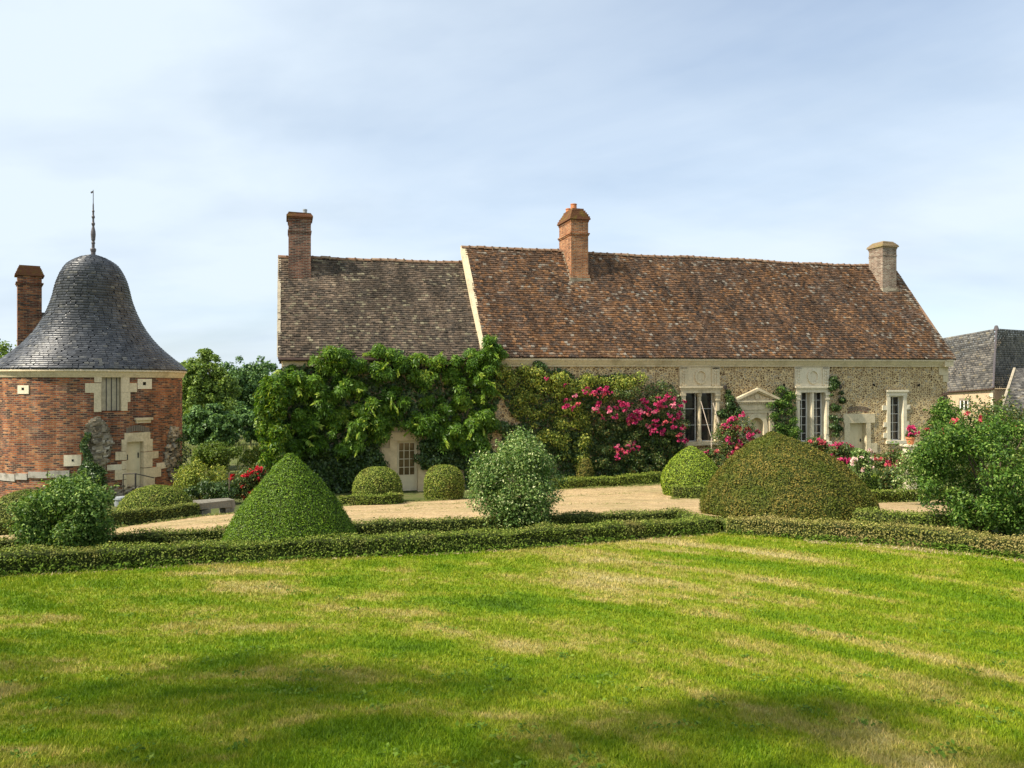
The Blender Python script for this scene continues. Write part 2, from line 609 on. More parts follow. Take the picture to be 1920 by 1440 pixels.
def flint_mat(name):
    m, nt, bs = new_mat(name)
    v0 = coords(nt, 'Object', (1, 1, 1.25))
    wn = node(nt, 'ShaderNodeTexNoise', Scale=5.0, Detail=3)
    nt.links.new(v0, wn.inputs['Vector'])
    ml = node(nt, 'ShaderNodeVectorMath', operation='MULTIPLY_ADD'); ml.inputs[1].default_value = (0.12, 0.12, 0.12)
    nt.links.new(wn.outputs['Color'], ml.inputs[0]); nt.links.new(v0, ml.inputs[2])
    vo = node(nt, 'ShaderNodeTexVoronoi', Scale=7.6); vo.feature = 'F1'; vo.inputs['Randomness'].default_value = 0.9
    ve = node(nt, 'ShaderNodeTexVoronoi', Scale=7.6); ve.feature = 'DISTANCE_TO_EDGE'; ve.inputs['Randomness'].default_value = 0.9
    nt.links.new(ml.outputs[0], vo.inputs['Vector']); nt.links.new(ml.outputs[0], ve.inputs['Vector'])
    sp = nt.nodes.new('ShaderNodeSeparateColor'); nt.links.new(vo.outputs['Color'], sp.inputs[0])
    stone = ramp(nt, sp.outputs[0], [(0.0, (0.13, 0.08, 0.042)), (0.3, (0.25, 0.165, 0.085)), (0.55, (0.36, 0.25, 0.13)),
                                      (0.75, (0.30, 0.235, 0.15)), (1.0, (0.40, 0.34, 0.25))]).outputs[0]
    # edge width varies stone by stone
    wd = node(nt, 'ShaderNodeMath', operation='MULTIPLY_ADD'); wd.inputs[1].default_value = 0.15; wd.inputs[2].default_value = 0.02
    nt.links.new(sp.outputs[1], wd.inputs[0])
    gt = node(nt, 'ShaderNodeMath', operation='SUBTRACT'); nt.links.new(ve.outputs['Distance'], gt.inputs[0]); nt.links.new(wd.outputs[0], gt.inputs[1])
    f = ramp(nt, gt.outputs[0], [(0.0, grey(0)), (0.05, grey(1))]).outputs[0]
    big = noise_tex(nt, v0, 0.7, 5, 0.6)
    mort = mixc(nt, ramp(nt, big, [(0.35, grey(0)), (0.7, grey(0.8))]).outputs[0], (0.74, 0.56, 0.30), (0.62, 0.45, 0.22))
    fine = noise_tex(nt, v0, 26, 4, 0.65)
    col = mixc(nt, f, mort, stone)
    g = ramp(nt, fine, [(0.3, grey(0.72)), (0.7, grey(1.2))]).outputs[0]
    nt.links.new(mixc(nt, 1.0, col, g, 'MULTIPLY'), bs.inputs['Base Color'])
    bs.inputs['Roughness'].default_value = 0.92
    hm = node(nt, 'ShaderNodeMath', operation='MULTIPLY_ADD'); hm.inputs[1].default_value = 0.6
    nt.links.new(fine, hm.inputs[0]); nt.links.new(f, hm.inputs[2])
    bump(nt, bs, hm.outputs[0], 0.7, 0.03)
    return m


def lawn_mat(name, base):
    """Mown grass: green with straw-coloured dry streaks that follow the mower."""
    m, nt, bs = new_mat(name)
    tc = nt.nodes.new('ShaderNodeTexCoord')
    # dry streaks, long in one direction on the right, patchy on the left
    mp = nt.nodes.new('ShaderNodeMapping'); mp.inputs['Rotation'].default_value = (0, 0, math.radians(36)); mp.inputs['Scale'].default_value = (0.36, 0.95, 0.2)
    mp.inputs['Location'].default_value = (1.7, 0.4, 0)
    nt.links.new(tc.outputs['Object'], mp.inputs[0])
    n1 = noise_tex(nt, mp.outputs[0], 1.35, 5, 0.62, 0.5)
    mp2 = nt.nodes.new('ShaderNodeMapping'); mp2.inputs['Scale'].default_value = (1, 1, 0.2); mp2.inputs['Location'].default_value = (4.0, 7.3, 0)
    nt.links.new(tc.outputs['Object'], mp2.inputs[0])
    n2 = noise_tex(nt, mp2.outputs[0], 0.9, 6, 0.7)
    mp3 = nt.nodes.new('ShaderNodeMapping'); mp3.inputs['Scale'].default_value = (1, 1, 0.3)
    nt.links.new(tc.outputs['Object'], mp3.inputs[0])
    n3 = noise_tex(nt, mp3.outputs[0], 9.0, 4, 0.7)
    sx = nt.nodes.new('ShaderNodeSeparateXYZ'); nt.links.new(tc.outputs['Object'], sx.inputs[0])
    def mth(op, a, b=None):
        q = nt.nodes.new('ShaderNodeMath'); q.operation = op
        for i, v in enumerate((a, b)):
            if v is None: continue
            if hasattr(v, 'links'): nt.links.new(v, q.inputs[i])
            else: q.inputs[i].default_value = v
        return q.outputs[0]
    px_, py_ = mth('ADD', sx.outputs[0], 2.6), mth('ADD', sx.outputs[1], -3.4)
    rad = mth('SQRT', mth('ADD', mth('MULTIPLY', px_, px_), mth('MULTIPLY', py_, py_)))
    cb = nt.nodes.new('ShaderNodeCombineXYZ')
    nt.links.new(mth('MULTIPLY', rad, 1.15), cb.inputs[0]); nt.links.new(mth('MULTIPLY', mth('ARCTAN2', py_, px_), 1.3), cb.inputs[1])
    band = noise_tex(nt, cb.outputs[0], 1.0, 4, 0.6, 0.4)
    rgt = nt.nodes.new('ShaderNodeMapRange'); nt.links.new(sx.outputs[0], rgt.inputs[0])
    rgt.inputs[1].default_value = -2.0; rgt.inputs[2].default_value = 1.0
    n1 = mth('ADD', mth('MULTIPLY', n1, mth('SUBTRACT', 1.0, rgt.outputs[0])), mth('MULTIPLY', band, rgt.outputs[0]))
    sm = node(nt, 'ShaderNodeMath', operation='MULTIPLY_ADD'); sm.inputs[1].default_value = 0.42
    nt.links.new(n2, sm.inputs[0])
    sm2 = node(nt, 'ShaderNodeMath', operation='MULTIPLY'); sm2.inputs[1].default_value = 0.66
    nt.links.new(n1, sm2.inputs[0]); nt.links.new(sm2.outputs[0], sm.inputs[2])
    sm3 = node(nt, 'ShaderNodeMath', operation='MULTIPLY_ADD'); sm3.inputs[1].default_value = 0.22
    nt.links.new(n3, sm3.inputs[0]); nt.links.new(sm.outputs[0], sm3.inputs[2])
    col = ramp(nt, sm3.outputs[0], base).outputs[0]
    at = node(nt, 'ShaderNodeAttribute', attribute_name='tint')
    sp = nt.nodes.new('ShaderNodeSeparateColor'); nt.links.new(at.outputs['Color'], sp.inputs[0])
    g = ramp(nt, sp.outputs[0], [(0, (0.62, 0.68, 0.6)), (0.5, (1.0, 1.0, 1.0)), (0.9, (1.3, 1.22, 1.15)), (1, (1.7, 1.4, 1.7))]).outputs[0]
    col = mixc(nt, 1.0, col, g, 'MULTIPLY')
    nt.links.new(col, bs.inputs['Base Color'])
    bs.inputs['Roughness'].default_value = 0.6
    bs.inputs['Specular IOR Level'].default_value = 0.2
    return m, nt, bs, col


def gravel_mat(name):
    m, nt, bs = new_mat(name)
    v = coords(nt)
    vo = node(nt, 'ShaderNodeTexVoronoi', Scale=34.0); nt.links.new(v, vo.inputs['Vector'])
    sp = nt.nodes.new('ShaderNodeSeparateColor'); nt.links.new(vo.outputs['Color'], sp.inputs[0])
    col = ramp(nt, sp.outputs[0], [(0, (0.20, 0.13, 0.06)), (0.4, (0.42, 0.285, 0.135)), (0.8, (0.54, 0.39, 0.20)), (1, (0.62, 0.49, 0.31))]).outputs[0]
    big = noise_tex(nt, v, 0.5, 6, 0.7)
    f = ramp(nt, big, [(0.47, grey(0)), (0.70, grey(0.65))]).outputs[0]
    col = mixc(nt, f, col, (0.24, 0.21, 0.08))
    big2 = noise_tex(nt, v, 1.7, 5, 0.7)
    g = ramp(nt, big2, [(0.3, grey(0.72)), (0.7, grey(1.18))]).outputs[0]
    nt.links.new(mixc(nt, 1.0, col, g, 'MULTIPLY'), bs.inputs['Base Color'])
    bs.inputs['Roughness'].default_value = 0.95
    bump(nt, bs, vo.outputs['Distance'], 0.6, 0.02)
    return m


M = {}
M['stone'] = stone_mat('cream_limestone', (0.66, 0.55, 0.36), (0.30, 0.235, 0.13), 0.7, 1.1)
M['stone_pale'] = stone_mat('pale_limestone', (0.74, 0.65, 0.47), (0.36, 0.29, 0.19), 0.6, 1.6)
M['stone_grey'] = stone_mat('grey_stone', (0.40, 0.37, 0.31), (0.10, 0.095, 0.065), 0.9, 3.0)
M['bench_stone'] = stone_mat('bench_stone', (0.22, 0.20, 0.155), (0.06, 0.06, 0.035), 0.95, 4.0, 0.8)
M['plaster'] = stone_mat('lime_render', (0.52, 0.41, 0.26), (0.33, 0.24, 0.13), 0.6, 0.8)
M['render_pink'] = stone_mat('peach_render', (0.58, 0.43, 0.27), (0.40, 0.30, 0.19), 0.6, 0.7)
M['flint'] = flint_mat('flint_rubble')
M['rubble'] = tile_mat('rubble_stone', [(0.0, (0.10, 0.085, 0.06)), (0.4, (0.26, 0.21, 0.14)), (0.8, (0.42, 0.35, 0.24)), (1.0, (0.50, 0.44, 0.33))], ((0.42, 0.38, 0.30), 0.6, 0.8, 0.5), ((0.16, 0.14, 0.10), 0.3, 0.55, 0.5))
BR = [(0.0, (0.055, 0.032, 0.028)), (0.3, (0.145, 0.055, 0.038)), (0.55, (0.265, 0.083, 0.038)), (0.8, (0.38, 0.125, 0.045)), (1.0, (0.46, 0.22, 0.10))]
M['brick'] = brick_mat('tower_brick', BR, (0.34, 0.25, 0.155), wash=((0.38, 0.28, 0.19), 0.56, 0.80))
M['brick_dark'] = brick_mat('old_chimney_brick', [(0.0, (0.06, 0.035, 0.03)), (0.4, (0.15, 0.06, 0.04)), (0.8, (0.25, 0.09, 0.05)), (1.0, (0.32, 0.17, 0.11))], (0.30, 0.25, 0.19), mort=0.014)
M['brick_orange'] = brick_mat('orange_chimney_brick', [(0.0, (0.20, 0.07, 0.03)), (0.4, (0.36, 0.13, 0.05)), (0.8, (0.46, 0.19, 0.075)), (1.0, (0.52, 0.26, 0.12))], (0.46, 0.37, 0.25), mort=0.012)
M['brick_worn'] = brick_mat('worn_chimney_brick', [(0.0, (0.10, 0.06, 0.045)), (0.35, (0.23, 0.125, 0.085)), (0.7, (0.29, 0.20, 0.145)), (1.0, (0.42, 0.36, 0.27))], (0.48, 0.40, 0.30), mort=0.02)
M['lichen_stone'] = stone_mat('lichen_cap', (0.30, 0.22, 0.13), (0.26, 0.22, 0.05), 0.85, 3.0, 0.7)
M['lichen_brick'] = stone_mat('lichen_brick', (0.17, 0.075, 0.04), (0.25, 0.20, 0.035), 0.85, 2.6, 0.7)
M['tile_red'] = tile_mat('plain_clay_tiles', [(0.0, (0.065, 0.047, 0.040)), (0.25, (0.130, 0.080, 0.052)), (0.5, (0.182, 0.099, 0.056)), (0.74, (0.240, 0.122, 0.060)),
                                              (0.90, (0.34, 0.165, 0.070)), (1.0, (0.40, 0.24, 0.13))], ((0.36, 0.315, 0.25), 0.54, 0.74, 0.8), ((0.085, 0.066, 0.056), 0.34, 0.58, 0.6))
M['tile_brown'] = tile_mat('mossy_clay_tiles', [(0.0, (0.075, 0.063, 0.052)), (0.3, (0.140, 0.108, 0.082)), (0.6, (0.190, 0.138, 0.100)), (0.85, (0.235, 0.170, 0.118)),
                                                (1.0, (0.31, 0.235, 0.165))], ((0.30, 0.26, 0.17), 0.54, 0.78, 0.7), ((0.062, 0.052, 0.042), 0.36, 0.58, 0.65))
M['tile_edge'] = stone_mat('lichen_mortar', (0.42, 0.36, 0.26), (0.13, 0.09, 0.05), 0.9, 3.5, 0.8)
M['ridge'] = stone_mat('ridge_tile', (0.24, 0.14, 0.085), (0.42, 0.35, 0.24), 0.9, 3.0, 0.6)
M['slate'] = tile_mat('bell_roof_slate', [(0.0, (0.040, 0.043, 0.050)), (0.5, (0.066, 0.070, 0.080)), (0.9, (0.095, 0.098, 0.105)), (1.0, (0.13, 0.125, 0.12))],
                      ((0.22, 0.21, 0.17), 0.64, 0.84, 0.5), ((0.03, 0.03, 0.03), 0.3, 0.5, 0.5), rough=0.42, spec=0.5)
M['slate_old'] = tile_mat('old_barn_slate', [(0.0, (0.085, 0.08, 0.076)), (0.5, (0.14, 0.13, 0.118)), (1.0, (0.23, 0.21, 0.18))],
                          ((0.24, 0.20, 0.13), 0.58, 0.82, 0.6), ((0.04, 0.038, 0.034), 0.3, 0.55, 0.5), rough=0.7, spec=0.3)
M['paint'] = plain('cream_paint', (0.66, 0.56, 0.36), 0.55, 0.3, 0.08, 5)
M['paint_grey'] = plain('weathered_cream_boards', (0.50, 0.44, 0.31), 0.7, 0.2, 0.2, 6)
M['white_wood'] = plain('white_window_paint', (0.74, 0.72, 0.66), 0.5, 0.3, 0.06, 5)
M['iron'] = plain('dark_iron', (0.035, 0.03, 0.028), 0.5, 0.4, 0.2, 10)
M['lead'] = plain('weathered_lead', (0.10, 0.085, 0.085), 0.45, 0.4, 0.3, 12)
M['gutter'] = plain('brown_gutter', (0.06, 0.035, 0.026), 0.5, 0.3, 0.2, 6)
M['terracotta'] = plain('terracotta', (0.50, 0.20, 0.09), 0.8, 0.2, 0.15, 10)
M['bark'] = plain('bark', (0.10, 0.075, 0.05), 0.9, 0.1, 0.3, 12, bmp=0.5)
M['vine_wood'] = plain('vine_stem', (0.16, 0.125, 0.085), 0.9, 0.1, 0.3, 12, bmp=0.5)
M['hole'] = plain('dark_hole', (0.02, 0.018, 0.015), 0.9, 0.1, 0.1, 5)
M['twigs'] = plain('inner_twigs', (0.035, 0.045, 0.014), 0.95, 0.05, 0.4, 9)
M['tub'] = plain('grey_zinc', (0.30, 0.32, 0.33), 0.45, 0.4, 0.15, 6)


def glass_mat():
    m, nt, bs = new_mat('old_window_glass')
    nz = noise_tex(nt, coords(nt), 3.0, 3)
    nt.links.new(ramp(nt, nz, [(0.35, (0.012, 0.013, 0.014)), (0.7, (0.045, 0.042, 0.036))]).outputs[0], bs.inputs['Base Color'])
    bs.inputs['Roughness'].default_value = 0.06
    bs.inputs['Specular IOR Level'].default_value = 0.5
    bump(nt, bs, nz, 0.05, 0.02)
    return m


M['glass'] = glass_mat()
M['gravel'] = gravel_mat('gravel')

M['yew_green'] = leaf_mat('yew_green', [(0, (0.026, 0.058, 0.005)), (0.45, (0.066, 0.124, 0.006)), (0.8, (0.112, 0.185, 0.010)), (1, (0.16, 0.235, 0.016))], 0.22, 0.5, 0.25, patch=((0.085, 0.090, 0.014), 2.6, 0.63, 0.80))
M['yew_lime'] = leaf_mat('yew_lime', [(0, (0.06, 0.10, 0.010)), (0.5, (0.14, 0.20, 0.016)), (1, (0.23, 0.27, 0.03))], 0.25)
M['yew_brown'] = leaf_mat('yew_bronze', [(0, (0.032, 0.042, 0.008)), (0.35, (0.075, 0.080, 0.013)), (0.7, (0.125, 0.105, 0.020)), (1, (0.19, 0.135, 0.032))], 0.2, 0.6, 0.15,
                          patch=((0.080, 0.115, 0.012), 1.1, 0.44, 0.64))
M['box_olive'] = leaf_mat('box_olive', [(0, (0.034, 0.056, 0.008)), (0.5, (0.085, 0.112, 0.015)), (0.85, (0.140, 0.155, 0.027)), (1, (0.20, 0.19, 0.05))], 0.2, 0.6, 0.15, patch=((0.15, 0.105, 0.035), 1.8, 0.56, 0.76))
M['box_hedge'] = leaf_mat('box_hedge', [(0, (0.030, 0.048, 0.008)), (0.4, (0.070, 0.098, 0.014)), (0.8, (0.122, 0.142, 0.025)), (1, (0.20, 0.18, 0.055))], 0.22, 0.6, 0.15,
                          patch=((0.26, 0.20, 0.075), 1.6, 0.54, 0.76))
M['box_tan_sunny'] = leaf_mat('box_tan_sunny', [(0, (0.045, 0.055, 0.012)), (0.4, (0.105, 0.112, 0.022)), (0.8, (0.18, 0.160, 0.045)), (1, (0.27, 0.21, 0.085))], 0.22, 0.6, 0.15,  # browned box leaves, with sun on the right-hand hedge lightened into the colour
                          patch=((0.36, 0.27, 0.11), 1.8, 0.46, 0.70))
M['box_dark'] = leaf_mat('box_dark', [(0, (0.03, 0.045, 0.010)), (0.5, (0.07, 0.085, 0.016)), (1, (0.17, 0.165, 0.04))], 0.2, 0.6, 0.15)
M['shrub_glossy'] = leaf_mat('glossy_shrub', [(0, (0.020, 0.045, 0.009)), (0.5, (0.050, 0.092, 0.016)), (0.85, (0.105, 0.155, 0.032)), (1, (0.20, 0.24, 0.07))], 0.25, 0.5, 0.22)
M['shrub_grey'] = leaf_mat('variegated_shrub', [(0, (0.024, 0.055, 0.010)), (0.4, (0.060, 0.110, 0.022)), (0.75, (0.125, 0.175, 0.045)), (0.93, (0.25, 0.29, 0.11)), (1, (0.42, 0.42, 0.24))], 0.25, 0.5, 0.25)
M['shrub_right'] = leaf_mat('laurel_leaf', [(0, (0.020, 0.050, 0.008)), (0.5, (0.052, 0.108, 0.014)), (0.85, (0.105, 0.178, 0.026)), (1, (0.20, 0.25, 0.06))], 0.28, 0.48, 0.22,
                            patch=((0.15, 0.18, 0.035), 1.5, 0.62, 0.80))
M['wisteria'] = leaf_mat('wisteria_leaf', [(0, (0.030, 0.075, 0.008)), (0.4, (0.070, 0.145, 0.012)), (0.75, (0.135, 0.225, 0.018)), (1, (0.26, 0.31, 0.035))], 0.35, 0.45, 0.3)
M['ivy'] = leaf_mat('ivy_leaf', [(0, (0.014, 0.032, 0.009)), (0.5, (0.034, 0.066, 0.015)), (1, (0.08, 0.12, 0.03))], 0.2, 0.4, 0.35)
M['vine_yellow'] = leaf_mat('creeper_leaf', [(0, (0.042, 0.065, 0.012)), (0.4, (0.100, 0.135, 0.020)), (0.75, (0.185, 0.205, 0.032)), (1, (0.30, 0.27, 0.055))], 0.3, 0.5, 0.25)
M['rose_leaf'] = leaf_mat('rose_leaf', [(0, (0.022, 0.042, 0.012)), (0.5, (0.052, 0.085, 0.02)), (0.85, (0.11, 0.135, 0.03)), (1, (0.22, 0.14, 0.05))], 0.25, 0.45, 0.3)
M['tree_mid'] = leaf_mat('tree_leaf', [(0, (0.026, 0.046, 0.010)), (0.5, (0.066, 0.100, 0.018)), (1, (0.13, 0.165, 0.035))], 0.3, 0.5, 0.25)
M['tree_dark'] = leaf_mat('dark_tree_leaf', [(0, (0.016, 0.036, 0.012)), (0.5, (0.038, 0.072, 0.020)), (1, (0.075, 0.12, 0.035))], 0.25, 0.5, 0.25)
M['tree_light'] = leaf_mat('light_shrub_leaf', [(0, (0.045, 0.085, 0.012)), (0.5, (0.105, 0.17, 0.022)), (1, (0.20, 0.26, 0.04))], 0.3, 0.5, 0.25)
M['weed'] = leaf_mat('weed_leaf', [(0, (0.05, 0.10, 0.012)), (0.6, (0.11, 0.19, 0.02)), (1, (0.19, 0.26, 0.04))], 0.3, 0.7, 0.1)
M['straw'] = leaf_mat('dry_clippings', [(0, (0.26, 0.19, 0.09)), (0.5, (0.42, 0.33, 0.17)), (1, (0.55, 0.46, 0.27))], 0.2, 0.8, 0.1)
M['meadow'] = leaf_mat('meadow_blade', [(0, (0.08, 0.12, 0.02)), (0.5, (0.17, 0.20, 0.05)), (1, (0.34, 0.30, 0.13))], 0.3, 0.7, 0.1)
M['pink'] = leaf_mat('pink_petal', [(0, (0.22, 0.008, 0.045)), (0.3, (0.45, 0.015, 0.10)), (0.6, (0.62, 0.035, 0.17)), (0.9, (0.72, 0.12, 0.26)), (1, (0.80, 0.30, 0.38))], 0.25, 0.6, 0.2)
M['rosy'] = leaf_mat('rosy_petal', [(0, (0.50, 0.05, 0.14)), (0.5, (0.68, 0.14, 0.26)), (1, (0.80, 0.42, 0.46))], 0.25, 0.6, 0.2)
M['red'] = leaf_mat('red_petal', [(0, (0.38, 0.008, 0.02)), (0.5, (0.60, 0.018, 0.035)), (1, (0.72, 0.06, 0.07))], 0.25, 0.6, 0.2)
M['coral'] = leaf_mat('coral_petal', [(0, (0.45, 0.03, 0.07)), (0.5, (0.62, 0.09, 0.12)), (1, (0.74, 0.24, 0.22))], 0.25, 0.6, 0.2)
M['blush'] = leaf_mat('blush_petal', [(0, (0.62, 0.36, 0.34)), (1, (0.80, 0.66, 0.58))], 0.25, 0.6, 0.2)
M['white_petal'] = leaf_mat('white_petal', [(0, (0.70, 0.64, 0.50)), (1, (0.82, 0.80, 0.72))], 0.25, 0.6, 0.2)

GREEN = [(0.48, (0.075, 0.152, 0.004)), (0.585, (0.145, 0.245, 0.005)), (0.665, (0.240, 0.300, 0.014)), (0.73, (0.38, 0.340, 0.080)), (0.82, (0.48, 0.41, 0.18))]
M['lawn_blade'], _nt, _bs, _col = lawn_mat('lawn_blades', GREEN)
_tr = _nt.nodes.new('ShaderNodeBsdfTranslucent'); _nt.links.new(_col, _tr.inputs[0])
_mx = _nt.nodes.new('ShaderNodeMixShader'); _mx.inputs[0].default_value = 0.3
_nt.links.new(_bs.outputs[0], _mx.inputs[1]); _nt.links.new(_tr.outputs[0], _mx.inputs[2])
_nt.links.new(_mx.outputs[0], _nt.nodes['Material Output'].inputs[0])
M['lawn'], _nt, _bs, _col = lawn_mat('lawn_turf', GREEN)
_v = coords(_nt)
bump(_nt, _bs, noise_tex(_nt, _v, 60, 4, 0.7), 0.8, 0.03)
M['ground'] = None


def ground_mat():
    m, nt, bs = new_mat('rough_ground')
    v = coords(nt)
    a = noise_tex(nt, v, 0.6, 6, 0.7)
    b = noise_tex(nt, v, 14, 5, 0.7)
    col = ramp(nt, a, [(0.35, (0.055, 0.075, 0.018)), (0.55, (0.11, 0.125, 0.035)), (0.7, (0.15, 0.11, 0.06))]).outputs[0]
    g = ramp(nt, b, [(0.3, grey(0.6)), (0.7, grey(1.3))]).outputs[0]
    nt.links.new(mixc(nt, 1.0, col, g, 'MULTIPLY'), bs.inputs['Base Color'])
    bs.inputs['Roughness'].default_value = 0.95
    bump(nt, bs, b, 0.8, 0.04)
    return m


M['ground'] = ground_mat()

# ================================================================== SETTING: ground, lawn, gravel
def axis(segs):
    out = []
    for a, b, n in segs: out += list(np.linspace(a, b, n, endpoint=False))
    return np.array(out + [segs[-1][1]])


def build_ground():
    xs = axis([(-1600, -200, 8), (-200, -60, 12), (-60, 60, 150), (60, 200, 12), (200, 1600, 8)])
    ys = axis([(-200, -14, 10), (-14, 95, 150), (95, 250, 12), (250, 2400, 10)])
    X, Y = np.meshgrid(xs, ys)
    Z = gz(X, Y) - 0.03
    n, m = len(ys), len(xs)
    V = np.stack([X, Y, Z], -1).reshape(-1, 3)
    i = np.arange(n * m).reshape(n, m)
    q = np.stack([i[:-1, :-1], i[:-1, 1:], i[1:, 1:], i[1:, :-1]], -1).reshape(-1)
    o = link('ground', mesh_np('ground', V, q, 4, M['ground'], smooth=True))
    tag(o, 'rough grassy ground under the garden and the fields behind', 'ground', kind='structure')


def loft(name, A, B, n, m, mat, lift, label, cat, kind='structure', wob_edge=0.0):
    """Sheet draped on the ground between two polylines of world points."""
    def res(L, k):
        L = np.array(L, float)
        d = np.r_[0, np.cumsum(np.hypot(*(np.diff(L[:, :2], axis=0).T)))]
        t = np.linspace(0, d[-1], k)
        return np.stack([np.interp(t, d, L[:, 0]), np.interp(t, d, L[:, 1])], -1)
    a = res(A, n); b = res(B, n)
    if wob_edge:
        b[:, 1] += wob_edge * wob(b[:, 0] * 1.5, b[:, 1], 0, 1.3, 4)
    t = np.linspace(0, 1, m)[None, :, None]
    G = a[:, None, :] * (1 - t) + b[:, None, :] * t
    Z = gz(G[..., 0], G[..., 1]) + lift
    V = np.concatenate([G, Z[..., None]], -1).reshape(-1, 3)
    i = np.arange(n * m).reshape(n, m)
    q = np.stack([i[:-1, :-1], i[1:, :-1], i[1:, 1:], i[:-1, 1:]], -1).reshape(-1)
    o = link(name, mesh_np(name, V, q, 4, mat, np.tile((0.5, 0.5, 0.5, 1.0), (n * m, 1)), smooth=True))
    tag(o, label, cat, kind=kind)
    return o


build_ground()
H1 = [(-900, 1176, 8.1), (-260, 1105, 9.4), (-40, 1082, 10.0), (300, 1062, 10.8), (540, 1051, 11.35), (760, 1042, 11.75), (960, 1030, 12.3), (1150, 1016, 13.1), (1342, 999, 13.95)]
H1R = [(1362, 1000, 13.95), (1500, 1005, 13.3), (1650, 1015, 12.7), (1800, 1031, 12.0), (1960, 1054, 11.1), (2150, 1090, 10.1)]
H2 = [(-700, 1098, 10.0), (-200, 1050, 11.6), (-40, 1039, 12.1), (215, 1031, 12.5), (415, 1021, 12.9), (540, 1013, 13.1), (665, 1007, 13.4), (780, 1002, 13.7), (900, 997, 14.1), (1055, 989, 14.7), (1200, 980, 15.2), (1285, 973, 15.6)]
H2R = [(1600, 989, 14.9), (1680, 992, 14.5), (1760, 996, 14.2), (1850, 1004, 13.7)]


def pts(L):
    return [P(*a) for a in L]


lawn_edge = pts(H1) + pts(H1R)
loft('lawn', [(-16, -6), (16, -6)], [(p[0], p[1] + 0.10) for p in lawn_edge], 120, 90, M['lawn'], 0.0,
     'mown lawn with dry straw-coloured streaks in front of the hedges', 'lawn')
g_low = pts([(-700, 1075, 11.6), (-260, 1030, 13.2), (0, 1022, 13.6), (300, 1015, 14.0), (600, 1000, 14.8), (900, 985, 15.5), (1250, 962, 16.8), (1500, 972, 16.4), (1660, 982, 15.4), (1800, 988, 15.0), (2000, 992, 14.6)])
g_up = pts([(-700, 1030, 15.8), (-260, 1010, 17.2), (0, 1004, 17.8), (215, 992, 17.9), (375, 970, 20.2), (440, 963, 21.3), (640, 951, 24), (760, 941, 26), (880, 935, 27.3), (1060, 917, 30), (1240, 908, 30.8), (1330, 925, 26.5), (1500, 935, 25.5), (1640, 936, 25.2), (1760, 930, 26.6), (2000, 930, 26.6)])
loft('gravel_path', g_low, g_up, 220, 26, M['gravel'], 0.012, 'pale ochre gravel path sloping up between the box hedges and the house', 'path', wob_edge=0.12)


def lawn_line(x):
    L = np.array([(p[0], p[1]) for p in lawn_edge])
    return np.interp(x, L[:, 0], L[:, 1])


def build_grass():
    n = 480000
    # denser close to the viewer, where each blade shows
    D = 3.6 * np.exp(RNG.uniform(0, 1, n) * math.log(15.0 / 3.6))
    u = RNG.uniform(-0.74, 0.74, n)
    x = u * D + RNG.normal(0, 0.05, n); y = D
    k = y < lawn_line(x) + 0.02
    x, y = x[k], y[k]
    # a border of blades just outside the picture so a step to the side still stands on grass
    n2 = 130000
    x2 = RNG.uniform(-14, 14, n2); y2 = RNG.uniform(0.5, 14, n2)
    k = y2 < lawn_line(x2)
    x = np.r_[x, x2[k]]; y = np.r_[y, y2[k]]
    n = len(x)
    z = gz(x, y) - 0.004
    d = np.hypot(x, y)
    lump = wob(x, y, 0, 2.3, 1.0) * 0.5 + wob(x, y, 0, 7.0, 2.0) * 0.5
    h = (0.028 + 0.012 * lump) * RNG.uniform(0.55, 1.5, n) * (0.8 + 0.035 * d)
    w = (0.0010 + 0.00062 * d) * RNG.uniform(0.7, 1.3, n)
    a = RNG.uniform(0, 2 * PI, n)
    ln = RNG.uniform(0.1, 1.0, n) * h
    b = RNG.uniform(0, 2 * PI, n)
    V = np.empty((n, 3, 3))
    V[:, 0] = np.stack([x - np.cos(a) * w, y - np.sin(a) * w, z], -1)
    V[:, 1] = np.stack([x + np.cos(a) * w, y + np.sin(a) * w, z], -1)
    V[:, 2] = np.stack([x + np.cos(b) * ln, y + np.sin(b) * ln, z + h], -1)
    tc = np.ones((n, 3, 4)); tc[:, :, 0] = RNG.uniform(0, 1, n)[:, None]; tc[:, :, 1] = RNG.uniform(0, 1, n)[:, None]
    o = link('grass', mesh_np('grass', V.reshape(-1, 3), np.arange(n * 3), 3, M['lawn_blade'], tc.reshape(-1, 4)))
    tag(o, 'short mown grass blades covering the lawn, green with dry patches', 'grass', kind='stuff')


build_grass()


# ================================================================== THE HOUSE
ROT = math.atan2(AY, AX)
house = thing('manor_house', (HX0, HY0, 0), 'long low manor house of flint and cream stone under steep clay tile roofs', 'house', rotz=ROT)
HALF = 3.76


def lin(a, b, sag=0.0):
    return lambda s: a[1] + (b[1] - a[1]) * (s - a[0]) / (b[0] - a[0]) + sag * (np.sin(s * 0.62 + 1) + 0.5 * np.sin(s * 1.7))


m_eave = lin(W(915, 670, -0.3), W(1792, 673.5, -0.3))
m_ridge = lin(W(870, 464, HALF), W(1655, 501, HALF), 0.03)
w_eave = lin(W(530, 672, -0.3), W(905, 672, -0.3))
w_ridge = lin(W(523, 484, HALF), W(868, 492, HALF), 0.03)
s_j = W(905, 640, 0.4)[0]
s_e = W(1792, 673, -0.3)[0]
s_we = s_e - 0.22
s_l = -0.02
print('junction', s_j, W(870, 462, HALF)[0], 'end', s_e, 'ridge z', m_ridge(s_j), m_ridge(s_e), 'eave', m_eave(s_j), m_eave(s_e), w_ridge(0), w_eave(0))


